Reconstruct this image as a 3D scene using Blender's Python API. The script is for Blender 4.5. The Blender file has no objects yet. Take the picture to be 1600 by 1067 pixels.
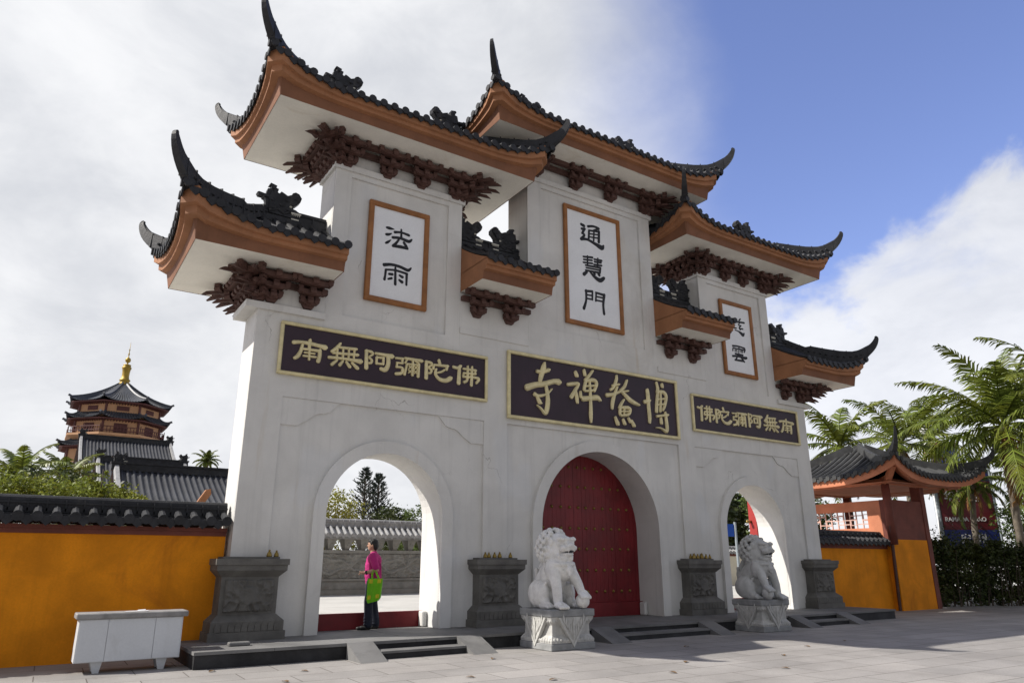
import bpy, bmesh, math, random, json
import numpy as np
from math import sin, cos, pi, radians, sqrt, atan2
from mathutils import Vector, Matrix, noise

SC = bpy.context.scene
COL = SC.collection
random.seed(7)

# ------------------------------------------------------------ camera
CAM = Vector((-11.547, -13.535, 1.422))
YAW, PITCH = 0.58312, 0.30041
cam = bpy.data.cameras.new('camera')
cam.sensor_width = 36.0
cam.lens = 36.0 * 1115.35 / 1600.0
cam.clip_end = 2000
camo = bpy.data.objects.new('camera', cam)
COL.objects.link(camo)
camo.location = CAM
camo.rotation_euler = (pi / 2 + PITCH, 0, -YAW)
SC.camera = camo

# ------------------------------------------------------------ light
SUN_TO = Vector((1.005, -.42, -1.0)).normalized()
SUN_EL = math.asin(-SUN_TO.z)
SUN_AZ = atan2(-SUN_TO.x, -SUN_TO.y)
sl = bpy.data.lights.new('sun', 'SUN')
sl.energy = 4.3
sl.angle = radians(.55)
sl.color = (1.0, .95, .87)
so = bpy.data.objects.new('sun', sl)
COL.objects.link(so)
so.rotation_euler = SUN_TO.to_track_quat('-Z', 'Y').to_euler()
so.location = (-20, 15, 40)

SC.view_settings.view_transform = 'Standard'
SC.view_settings.look = 'None'
SC.view_settings.gamma = 1
SC.view_settings.exposure = 0.55
SC.view_settings.use_curve_mapping = False
SC.cycles.max_bounces = 6
SC.cycles.transparent_max_bounces = 8


class NT:
    """tiny node-tree helper"""
    def __init__(s, tree):
        s.t = tree
        s.n = tree.nodes
        s.l = tree.links

    def node(s, kind, **kw):
        n = s.n.new(kind)
        for k, v in kw.items():
            setattr(n, k, v)
        return n

    def link(s, a, b):
        s.l.new(a, b)

    def val(s, sock, v):
        if isinstance(v, (int, float)):
            sock.default_value = v
        elif isinstance(v, tuple):
            sock.default_value = v
        else:
            s.link(v, sock)

    def math(s, op, a, b=0.0, c=None, clamp=False):
        n = s.node('ShaderNodeMath', operation=op, use_clamp=clamp)
        s.val(n.inputs[0], a)
        s.val(n.inputs[1], b)
        if c is not None:
            s.val(n.inputs[2], c)
        return n.outputs[0]

    def mix(s, f, a, b, blend='MIX'):
        n = s.node('ShaderNodeMix', data_type='RGBA', blend_type=blend)
        s.val(n.inputs[0], f)
        s.val(n.inputs[6], a if not (isinstance(a, tuple) and len(a) == 3) else a + (1,))
        s.val(n.inputs[7], b if not (isinstance(b, tuple) and len(b) == 3) else b + (1,))
        return n.outputs[2]

    def ramp(s, x, lo, hi, a=0.0, b=1.0, smooth=True):
        n = s.node('ShaderNodeMapRange')
        n.interpolation_type = 'SMOOTHSTEP' if smooth else 'LINEAR'
        n.clamp = True
        s.val(n.inputs[0], x)
        n.inputs[1].default_value = lo
        n.inputs[2].default_value = hi
        n.inputs[3].default_value = a
        n.inputs[4].default_value = b
        return n.outputs[0]

    def noise(s, vec, scale, detail=4, rough=.55, dist=0.0):
        n = s.node('ShaderNodeTexNoise')
        n.inputs['Scale'].default_value = scale
        n.inputs['Detail'].default_value = detail
        n.inputs['Roughness'].default_value = rough
        n.inputs['Distortion'].default_value = dist
        if vec is not None:
            s.link(vec, n.inputs['Vector'])
        return n.outputs['Fac']

    def mapping(s, vec, scale=(1, 1, 1), loc=(0, 0, 0), rot=(0, 0, 0)):
        n = s.node('ShaderNodeMapping')
        n.inputs['Scale'].default_value = scale
        n.inputs['Location'].default_value = loc
        n.inputs['Rotation'].default_value = rot
        s.link(vec, n.inputs['Vector'])
        return n.outputs[0]


# ------------------------------------------------------------ world: sky with broken cloud
world = bpy.data.worlds.new('World')
SC.world = world
world.use_nodes = True
w = NT(world.node_tree)
for n in list(w.n):
    w.n.remove(n)
tc = w.node('ShaderNodeTexCoord')
sky = w.node('ShaderNodeTexSky')
sky.sky_type = 'NISHITA'
sky.sun_disc = False
sky.sun_elevation = SUN_EL
sky.sun_rotation = SUN_AZ
sky.air_density = 1.1
sky.dust_density = .6
sky.ozone_density = 2.0
dirv = tc.outputs['Generated']
sx = w.node('ShaderNodeSeparateXYZ')
w.link(dirv, sx.inputs[0])
azi = w.math('MULTIPLY', w.math('ARCTAN2', sx.outputs[0], sx.outputs[1]), 180 / pi)
ele = w.math('MULTIPLY', w.math('ARCSINE', sx.outputs[2]), 180 / pi)
big = w.noise(w.mapping(dirv, (1, 1, 1.6)), 2.6, 7, .58, .4)
fine = w.noise(w.mapping(dirv, (1, 1, 1.9), (3, 1, 7)), 6.0, 8, .62, .3)
soft = w.noise(w.mapping(dirv, (1, 1, 1.5), (9, 4, 2)), 1.7, 5, .5, .6)
# the veil of cloud that covers everything left of azimuth 47 degrees
veil_edge = w.math('ADD', azi, w.math('MULTIPLY', w.math('SUBTRACT', big, .5), 16.0))
veil = w.math('MULTIPLY', w.ramp(veil_edge, 34.0, 52.0, 1.0, 0.0), w.ramp(azi, -75.0, -45.0, 0.0, 1.0))
# the heap of cloud low on the right, its top rising to the right
top = w.math('ADD', w.math('MULTIPLY', w.math('SUBTRACT', azi, 54.0), .27), 20.0)
dif = w.math('SUBTRACT', top, ele)
puff = w.noise(w.mapping(dirv, (1, 1, 1.5), (2, 5, 1)), 5.0, 9, .55, .25)
dif = w.math('ADD', dif, w.math('MULTIPLY', w.math('SUBTRACT', puff, .5), 24.0))
heap = w.ramp(dif, -1.3, 2.3, 0.0, .92)
holes = w.ramp(w.math('ADD', big, w.math('MULTIPLY', fine, .35)), .45, .62, .72, 1.0)
heap = w.math('MULTIPLY', heap, holes)
cov = w.math('MAXIMUM', veil, w.math('MULTIPLY', heap, w.ramp(azi, 95.0, 125.0, 1.0, 0.0)))
shade = w.math('ADD', w.math('MULTIPLY', soft, .75), w.math('MULTIPLY', fine, .35))
cb = w.ramp(shade, .38, .68, 0.0, 1.0)
cloud = w.mix(cb, (.45, .465, .50), (.655, .66, .675))
# unseen grey cloud added behind the camera to dim and neutralise the fill light
back = w.ramp(w.math('ABSOLUTE', w.math('SUBTRACT', azi, 20.0)), 80.0, 115.0, 0.0, 1.0)
cloud = w.mix(back, cloud, w.mix(cb, (.25, .25, .255), (.36, .36, .36)))
cov = w.math('MAXIMUM', cov, w.math('MULTIPLY', back, w.ramp(big, .35, .55, .5, 1.0)))
skys = w.mix(1.0, sky.outputs[0], (.132, .117, .145), 'MULTIPLY')
bg = w.node('ShaderNodeBackground')
w.link(w.mix(cov, skys, cloud), bg.inputs[0])
bg.inputs[1].default_value = 1.0
wo = w.node('ShaderNodeOutputWorld')
w.link(bg.outputs[0], wo.inputs[0])

# ------------------------------------------------------------ materials
MATS = {}


def mat(name, col, rough=.8, var=.18, scale=2.0, bump=.15, bscale=30.0, metal=0.0, stain=None, streak=0.0,
        spec=.35, fine=.10, translucent=0.0):
    """procedural paint / stone: mottled base colour, fine grain bump, optional stains and streaks"""
    m = bpy.data.materials.new(name)
    m.use_nodes = True
    t = NT(m.node_tree)
    b = t.n['Principled BSDF']
    tcn = t.node('ShaderNodeTexCoord')
    v = tcn.outputs['Object']
    n1 = t.noise(v, scale, 6, .6, .3)
    n2 = t.noise(v, bscale, 3, .6)
    c = t.mix(t.ramp(n1, .3, .7), tuple(x * (1 - var) for x in col), tuple(min(1, x * (1 + var * .6)) for x in col))
    c = t.mix(t.ramp(n2, .3, .7, 0, fine), c, tuple(x * .45 for x in col))
    if streak:
        ns = t.noise(t.mapping(v, (3.2, 3.2, .16)), 2.2, 6, .65)
        c = t.mix(t.ramp(ns, .5, .78, 0, streak), c, tuple(x * .5 for x in col))
    if stain:
        n3 = t.noise(t.mapping(v, (1, 1, .7), (5, 3, 1)), scale * .7, 8, .68, .8)
        c = t.mix(t.ramp(n3, .56, .74, 0, stain[1]), c, stain[0])
    t.link(c, b.inputs['Base Color'])
    b.inputs['Roughness'].default_value = rough
    b.inputs['Metallic'].default_value = metal
    b.inputs['Specular IOR Level'].default_value = spec
    if translucent:
        b.inputs['Subsurface Weight'].default_value = 0
        tr = t.node('ShaderNodeBsdfTranslucent')
        t.link(c, tr.inputs[0])
        mx = t.node('ShaderNodeMixShader')
        mx.inputs[0].default_value = translucent
        t.link(b.outputs[0], mx.inputs[1])
        t.link(tr.outputs[0], mx.inputs[2])
        t.link(mx.outputs[0], t.n['Material Output'].inputs[0])
    if bump:
        bn = t.node('ShaderNodeBump')
        bn.inputs['Strength'].default_value = bump
        bn.inputs['Distance'].default_value = .02
        t.link(t.math('ADD', n2, t.math('MULTIPLY', n1, .6)), bn.inputs['Height'])
        t.link(bn.outputs[0], b.inputs['Normal'])
    MATS[name] = m
    return m


def wall_mat():
    """old white render: soft blotches, rain streaks, thin dark cracks"""
    m = mat('white_render', (.65, .64, .61), .85, .10, .8, .12, 45, stain=((.40, .38, .34), .32), streak=.26, fine=.07)
    t = NT(m.node_tree)
    b = t.n['Principled BSDF']
    old = b.inputs['Base Color'].links[0].from_socket
    v = t.node('ShaderNodeTexCoord').outputs['Object']
    warp = t.node('ShaderNodeVectorMath', operation='ADD')
    nz = t.node('ShaderNodeTexNoise')
    nz.inputs['Scale'].default_value = 1.6
    nz.inputs['Detail'].default_value = 6
    t.link(v, nz.inputs['Vector'])
    t.link(v, warp.inputs[0])
    t.link(nz.outputs['Color'], warp.inputs[1])
    vo = t.node('ShaderNodeTexVoronoi', feature='DISTANCE_TO_EDGE')
    vo.inputs['Scale'].default_value = .42
    t.link(warp.outputs[0], vo.inputs['Vector'])
    line = t.ramp(vo.outputs['Distance'], .0, .004, 1, 0)
    msk = t.ramp(t.noise(t.mapping(v, (1, 1, 1), (2, 8, 4)), .55, 3), .57, .66)
    f = t.math('MULTIPLY', t.math('MULTIPLY', line, msk), .6)
    c = t.mix(f, old, (.16, .14, .12))
    # pale patches of repair, and a rust coloured run here and there
    rep = t.ramp(t.noise(t.mapping(v, (1, 1, .5), (7, 1, 9)), .9, 3, .4), .58, .66, 0, .22)
    c = t.mix(rep, c, (.62, .65, .69))
    rust = t.ramp(t.noise(t.mapping(v, (2.4, 2.4, .22), (1, 6, 3)), 1.1, 6, .6), .64, .78, 0, .32)
    c = t.mix(rust, c, (.42, .31, .17))
    t.link(c, b.inputs['Base Color'])
    return m


WHITE = wall_mat()
SOFFIT = mat('soffit_paint', (.84, .81, .73), .85, .08, 1.0, .05, 30, stain=((.45, .36, .22), .35))
PANELW = mat('panel_white', (.80, .815, .83), .7, .04, 1.5, .03, 40, stain=((.5, .5, .5), .2))
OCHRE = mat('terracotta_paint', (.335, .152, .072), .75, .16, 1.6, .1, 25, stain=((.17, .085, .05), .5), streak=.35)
OCHRE_SHADE = mat('shaded_terracotta_paint', (.205, .090, .047), .75, .18, 1.6, .1, 25, stain=((.12, .06, .035), .5), streak=.3)  # darker terracotta that paints shade into the eave moulding's lowest band
ORANGE = mat('saffron_wall_paint', (.74, .255, .008), .8, .20, 1.3, .2, 30, stain=((.42, .125, .010), .6), streak=.28, spec=.2, fine=.16)
TILE = mat('dark_glazed_tile', (.028, .029, .033), .55, .35, 3, .2, 25, stain=((.085, .08, .07), .40), spec=.25)
TILEOLD = mat('weathered_grey_tile', (.045, .046, .047), .7, .35, 3, .2, 25, stain=((.12, .115, .10), .5))
TILEPALE = mat('pale_grey_tile', (.30, .30, .30), .7, .25, 3, .2, 25, stain=((.12, .12, .11), .5))
BRACK = mat('maroon_timber_paint', (.090, .044, .035), .65, .25, 4, .2, 30)
MAROON = mat('dark_red_brown_paint', (.16, .045, .03), .7, .25, 2, .1, 25, stain=((.08, .03, .02), .5))
PINKW = mat('terracotta_wall_paint', (.50, .19, .10), .8, .15, 1.5, .1, 25, stain=((.35, .12, .06), .4))
GREYST = mat('dark_grey_stone', (.140, .134, .122), .8, .25, 2.5, .3, 40, stain=((.05, .048, .045), .6), streak=.4)
PLATST = mat('platform_stone', (.17, .168, .165), .75, .25, 1.4, .2, 45, stain=((.085, .085, .083), .6))
RISER = mat('black_riser_stone', (.030, .030, .032), .7, .5, 2, .2, 30, stain=((.012, .012, .012), .8), streak=.5)  # near-black stone for the plinth and step risers
PALEST = mat('pale_granite', (.50, .495, .47), .8, .18, 6, .3, 60, stain=((.17, .17, .14), .55), streak=.25)
REDDOOR = mat('red_door_paint', (.175, .011, .015), .45, .28, 1.4, .08, 30, stain=((.09, .006, .01), .6), streak=.5, spec=.4)
GOLD = mat('gilded_metal', (.72, .63, .36), .38, .15, 6, .1, 40, metal=.25)
BRASS = mat('old_brass', (.30, .21, .06), .32, .3, 10, .1, 40, metal=.8)
PLUM = mat('plum_black_lacquer', (.030, .014, .024), .45, .25, 1.2, .04, 30, spec=.4)
INK = mat('black_ink_paint', (.016, .017, .022), .6, .3, 8, .05, 40)
TIMBER = mat('brown_frame_timber', (.30, .125, .04), .55, .25, 3, .1, 30, streak=.3)
TOOTH = mat('white_tooth_paint', (.6, .58, .5), .6, .15, 10, .1, 40)
COUNTER = mat('white_laminate', (.60, .62, .64), .5, .06, 1.2, .03, 40, stain=((.30, .29, .27), .45), spec=.4)
COUNTERTOP = mat('grey_worn_board', (.26, .255, .25), .8, .3, 3, .2, 40, stain=((.10, .095, .09), .6))
COURT = mat('court_paving', (.46, .45, .42), .8, .12, .7, .1, 30, stain=((.30, .29, .27), .4))


def ground_mat():
    m = mat('plaza_granite_paving', (.335, .320, .306), .85, .22, .5, .18, 60, stain=((.20, .185, .175), .5), fine=.3)
    t = NT(m.node_tree)
    b = t.n['Principled BSDF']
    old = b.inputs['Base Color'].links[0].from_socket
    v = t.node('ShaderNodeTexCoord').outputs['Object']
    br = t.node('ShaderNodeTexBrick', offset=.5)
    br.inputs['Scale'].default_value = 1.0
    br.inputs['Brick Width'].default_value = 1.2
    br.inputs['Row Height'].default_value = .6
    br.inputs['Mortar Size'].default_value = .009
    br.inputs['Mortar Smooth'].default_value = .3
    br.inputs['Bias'].default_value = 0
    br.inputs['Color1'].default_value = (.86, .86, .86, 1)
    br.inputs['Color2'].default_value = (1.04, 1.03, 1.02, 1)
    br.inputs['Mortar'].default_value = (.36, .33, .31, 1)
    t.link(t.mapping(v, (1, 1, 1), (.3, .1, 0), (0, 0, radians(1.5))), br.inputs['Vector'])
    c = t.mix(1.0, old, br.outputs['Color'], 'MULTIPLY')
    speck = t.ramp(t.noise(v, 160, 2, .7), .55, .72, 0, .35)
    c = t.mix(speck, c, (.16, .15, .145))
    pale = t.ramp(t.noise(t.mapping(v, (1, 1, 1), (1, 7, 0)), .8, 7, .65, .6), .50, .68, 0, .30)
    c = t.mix(pale, c, (.25, .235, .22))
    blot = t.ramp(t.noise(t.mapping(v, (1, 1, 1), (4, 4, 0)), 1.9, 8, .7, .5), .58, .72, 0, .38)
    c = t.mix(blot, c, (.17, .15, .14))
    t.link(c, b.inputs['Base Color'])
    return m


GROUND = ground_mat()


def leaf_mat(name, col, var=.5, tr=.3, rough=.55):
    """leaf colour that differs from leaf to leaf (random per island)"""
    m = bpy.data.materials.new(name)
    m.use_nodes = True
    t = NT(m.node_tree)
    b = t.n['Principled BSDF']
    g = t.node('ShaderNodeNewGeometry')
    r = g.outputs['Random Per Island']
    c = t.mix(r, tuple(x * (1 - var) for x in col), tuple(min(1, x * (1 + var)) for x in col))
    n = t.noise(t.node('ShaderNodeTexCoord').outputs['Object'], .9, 3)
    c = t.mix(t.ramp(n, .4, .65, 0, .5), c, (col[0] * 1.5, col[1] * 1.15, col[2] * .6))
    t.link(c, b.inputs['Base Color'])
    b.inputs['Roughness'].default_value = rough
    b.inputs['Specular IOR Level'].default_value = .35
    trn = t.node('ShaderNodeBsdfTranslucent')
    t.link(c, trn.inputs[0])
    mx = t.node('ShaderNodeMixShader')
    mx.inputs[0].default_value = tr
    t.link(b.outputs[0], mx.inputs[1])
    t.link(trn.outputs[0], mx.inputs[2])
    t.link(mx.outputs[0], t.n['Material Output'].inputs[0])
    return m


PALMLEAF = leaf_mat('palm_leaflet', (.115, .15, .024), .6, .33, .45)
PALMDRY = leaf_mat('dry_palm_leaflet', (.26, .15, .05), .4, .3, .7)
BUSHLEAF = leaf_mat('bright_bush_leaf', (.16, .20, .030), .5, .3)
YELLOWLEAF = leaf_mat('yellow_green_leaf', (.21, .215, .03), .5, .35)
DARKLEAF = leaf_mat('dark_hedge_leaf', (.048, .066, .018), .75, .2, .5)
CONIFERLEAF = leaf_mat('blue_green_needle', (.028, .044, .038), .5, .1, .6)
MIDLEAF = leaf_mat('mid_green_leaf', (.07, .11, .025), .5, .3)
BARK = mat('grey_palm_bark', (.20, .17, .135), .9, .3, 5, .6, 14, streak=.2)
BARKD = mat('brown_bark', (.085, .065, .048), .9, .3, 5, .5, 20)

# ------------------------------------------------------------ mesh helpers
ORIGIN = {}


def link(o, parent=None):
    COL.objects.link(o)
    if parent is not None:
        o.parent = parent
    return o


def tag(o, label=None, cat=None, group=None, kind=None):
    if label:
        o['label'] = label
    if cat:
        o['category'] = cat
    if group:
        o['group'] = group
    if kind:
        o['kind'] = kind
    return o


def thing(name, label, cat, loc=(0, 0, 0), group=None):
    o = bpy.data.objects.new(name, None)
    o.empty_display_size = .3
    link(o)
    o.location = loc
    ORIGIN[o.name] = Vector(loc)
    return tag(o, label, cat, group)


class MB:
    """collects faces in world (or local) coordinates; build() links them as ONE mesh object"""
    def __init__(s):
        s.v = []
        s.f = []
        s.m = []

    def add(s, vs, fs, mi=0):
        o = len(s.v)
        s.v.extend([tuple(x) for x in vs])
        for f in fs:
            s.f.append(tuple(i + o for i in f))
            s.m.append(mi)

    def box(s, x0, x1, y0, y1, z0, z1, mi=0):
        s.add([(x0, y0, z0), (x1, y0, z0), (x1, y1, z0), (x0, y1, z0), (x0, y0, z1), (x1, y0, z1), (x1, y1, z1), (x0, y1, z1)],
              [(3, 2, 1, 0), (4, 5, 6, 7), (0, 1, 5, 4), (1, 2, 6, 5), (2, 3, 7, 6), (3, 0, 4, 7)], mi)

    def cbox(s, x0, x1, y0, y1, z0, z1, c=.02, mi=0):
        """box with chamfered edges"""
        bm = bmesh.new()
        bmesh.ops.create_cube(bm, size=1)
        for v in bm.verts:
            v.co = ((x0 + x1) / 2 + v.co.x * (x1 - x0), (y0 + y1) / 2 + v.co.y * (y1 - y0), (z0 + z1) / 2 + v.co.z * (z1 - z0))
        bmesh.ops.bevel(bm, geom=bm.edges[:], offset=c, segments=1, affect='EDGES')
        s.bm(bm, mi)

    def bm(s, bm, mi=0):
        bm.verts.ensure_lookup_table()
        bm.verts.index_update()
        s.add([v.co.copy() for v in bm.verts], [[v.index for v in f.verts] for f in bm.faces], mi)
        bm.free()

    def frustum(s, lo, hi, z0, z1, mi=0):
        """lo, hi: (x0,x1,y0,y1) rectangles at z0 and z1"""
        a, b = lo, hi
        s.add([(a[0], a[2], z0), (a[1], a[2], z0), (a[1], a[3], z0), (a[0], a[3], z0),
               (b[0], b[2], z1), (b[1], b[2], z1), (b[1], b[3], z1), (b[0], b[3], z1)],
              [(3, 2, 1, 0), (4, 5, 6, 7), (0, 1, 5, 4), (1, 2, 6, 5), (2, 3, 7, 6), (3, 0, 4, 7)], mi)

    def prism(s, poly, d0, d1, f, mi=0):
        """poly: 2-D points, extruded from depth d0 to d1; f(u, v, d) -> point"""
        n = len(poly)
        vs = [f(u, v, d0) for u, v in poly] + [f(u, v, d1) for u, v in poly]
        s.add(vs, [tuple(range(n - 1, -1, -1)), tuple(range(n, 2 * n))] + [(i, (i + 1) % n, n + (i + 1) % n, n + i) for i in range(n)], mi)

    def tube(s, pts, rs, n=8, mi=0, cap=True):
        pts = [Vector(p) for p in pts]
        if isinstance(rs, (int, float)):
            rs = [rs] * len(pts)
        vs = []
        ref = None
        for i, p in enumerate(pts):
            t = (pts[min(i + 1, len(pts) - 1)] - pts[max(i - 1, 0)]).normalized()
            if ref is None:
                ref = t.orthogonal().normalized()
            ref = (ref - t * ref.dot(t)).normalized()
            b = t.cross(ref)
            for k in range(n):
                a = 2 * pi * k / n
                vs.append(p + (ref * cos(a) + b * sin(a)) * rs[i])
        fs = [(i * n + k, i * n + (k + 1) % n, (i + 1) * n + (k + 1) % n, (i + 1) * n + k) for i in range(len(pts) - 1) for k in range(n)]
        if cap:
            fs.append(tuple(range(n - 1, -1, -1)))
            fs.append(tuple((len(pts) - 1) * n + k for k in range(n)))
        s.add(vs, fs, mi)

    def lathe(s, c, prof, n=12, mi=0):
        vs = []
        for r, z in prof:
            for k in range(n):
                a = 2 * pi * k / n
                vs.append((c[0] + r * cos(a), c[1] + r * sin(a), c[2] + z))
        m = len(prof)
        fs = [(i * n + k, i * n + (k + 1) % n, (i + 1) * n + (k + 1) % n, (i + 1) * n + k) for i in range(m - 1) for k in range(n)]
        fs.append(tuple(range(n - 1, -1, -1)))
        fs.append(tuple((m - 1) * n + k for k in range(n)))
        s.add(vs, fs, mi)

    def beam(s, pts, side, sizes, mi=0):
        """rectangular section swept along pts; side = constant horizontal vector; sizes = [(width, height)], section sits on the path"""
        pts = [Vector(p) for p in pts]
        side = Vector(side).normalized()
        vs = []
        if side.cross((pts[1] - pts[0]).normalized()).z < 0:
            side = -side
        for i, p in enumerate(pts):
            t = (pts[min(i + 1, len(pts) - 1)] - pts[max(i - 1, 0)]).normalized()
            nn = side.cross(t).normalized()
            if isinstance(sizes, tuple):
                ww, hh = sizes
            else:
                ww, hh = sizes[i]
            vs += [p - side * ww / 2, p + side * ww / 2, p + side * ww * .36 + nn * hh, p - side * ww * .36 + nn * hh]
        n = len(pts)
        fs = [(i * 4 + k, i * 4 + (k + 1) % 4, (i + 1) * 4 + (k + 1) % 4, (i + 1) * 4 + k) for i in range(n - 1) for k in range(4)]
        fs += [(3, 2, 1, 0), tuple((n - 1) * 4 + k for k in range(4))]
        s.add(vs, fs, mi)

    def ball(s, c, r, sub=2, mi=0):
        bm = bmesh.new()
        bmesh.ops.create_icosphere(bm, subdivisions=sub, radius=1)
        r = (r, r, r) if isinstance(r, (int, float)) else r
        for v in bm.verts:
            v.co = (c[0] + v.co.x * r[0], c[1] + v.co.y * r[1], c[2] + v.co.z * r[2])
        s.bm(bm, mi)

    def mesh(s, name, mats, off=Vector((0, 0, 0)), smooth=False):
        me = bpy.data.meshes.new(name)
        me.from_pydata([(x - off[0], y - off[1], z - off[2]) for x, y, z in s.v], [], s.f)
        mats = mats if isinstance(mats, (list, tuple)) else [mats]
        for m in mats:
            me.materials.append(m)
        if len(mats) > 1:
            me.polygons.foreach_set('material_index', s.m)
        if smooth:
            me.polygons.foreach_set('use_smooth', [True] * len(me.polygons))
        me.update()
        return me

    def build(s, name, mats, parent=None, smooth=False):
        off = Vector((0, 0, 0))
        p = parent
        while p is not None:
            off = off + p.location
            p = p.parent
        o = bpy.data.objects.new(name, s.mesh(name, mats, off, smooth))
        return link(o, parent)


def fix_normals(o):
    bm = bmesh.new()
    bm.from_mesh(o.data)
    bmesh.ops.recalc_face_normals(bm, faces=bm.faces[:])
    bm.to_mesh(o.data)
    bm.free()
    return o


def smooth_by_angle(o, deg=35):
    me = o.data
    me.polygons.foreach_set('use_smooth', [True] * len(me.polygons))
    try:
        me.set_sharp_from_angle(angle=radians(deg))
    except Exception:
        pass
    return o


def place(name, me, loc, parent=None, rz=0.0, scale=None):
    o = bpy.data.objects.new(name, me)
    off = Vector((0, 0, 0))
    p = parent
    while p is not None:
        off = off + p.location
        p = p.parent
    link(o, parent)
    o.location = Vector(loc) - off
    o.rotation_euler = (0, 0, rz)
    if scale is not None:
        o.scale = scale
    return o


def copy_tree(o, parent=None):
    c = o.copy()
    COL.objects.link(c)
    if parent is not None:
        c.parent = parent
    for ch in list(o.children):
        copy_tree(ch, c)
    return c


def sculpt(name, prims, voxel, mats, parent=None, smooth=6, keep=True, xf=None):
    """union of ellipsoids, capsules and boxes, voxel-remeshed to one continuous skin"""
    mb = MB()
    for p in prims:
        if p[0] == 'e':
            mb.ball(p[1], p[2], 3)
        elif p[0] == 's':
            mb.ball(p[1], p[2], 2)
        elif p[0] == 'c':
            a, ra, b, rb = p[1:5]
            a, b = Vector(a), Vector(b)
            mb.tube([a, b], [ra, rb], 14)
            mb.ball(a, ra, 2)
            mb.ball(b, rb, 2)
        elif p[0] == 'b':
            c, h = p[1], p[2]
            mb.box(c[0] - h[0], c[0] + h[0], c[1] - h[1], c[1] + h[1], c[2] - h[2], c[2] + h[2])
    if xf:
        mb.v = [tuple(xf(Vector(q))) for q in mb.v]
    o = mb.build(name + '_raw', mats, None)
    fix_normals(o)
    r = o.modifiers.new('r', 'REMESH')
    r.mode = 'VOXEL'
    r.voxel_size = voxel
    if smooth:
        q = o.modifiers.new('s', 'SMOOTH')
        q.iterations = smooth
        q.factor = .5
    bpy.context.view_layer.update()
    dg = bpy.context.evaluated_depsgraph_get()
    me = bpy.data.meshes.new_from_object(o.evaluated_get(dg))
    raw = o.data
    bpy.data.objects.remove(o)
    bpy.data.meshes.remove(raw)
    me.name = name
    me.polygons.foreach_set('use_smooth', [True] * len(me.polygons))
    off = Vector((0, 0, 0))
    p = parent
    while p is not None:
        off = off + p.location
        p = p.parent
    me.transform(Matrix.Translation(-off))
    ob = bpy.data.objects.new(name, me)
    return link(ob, parent)


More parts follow.
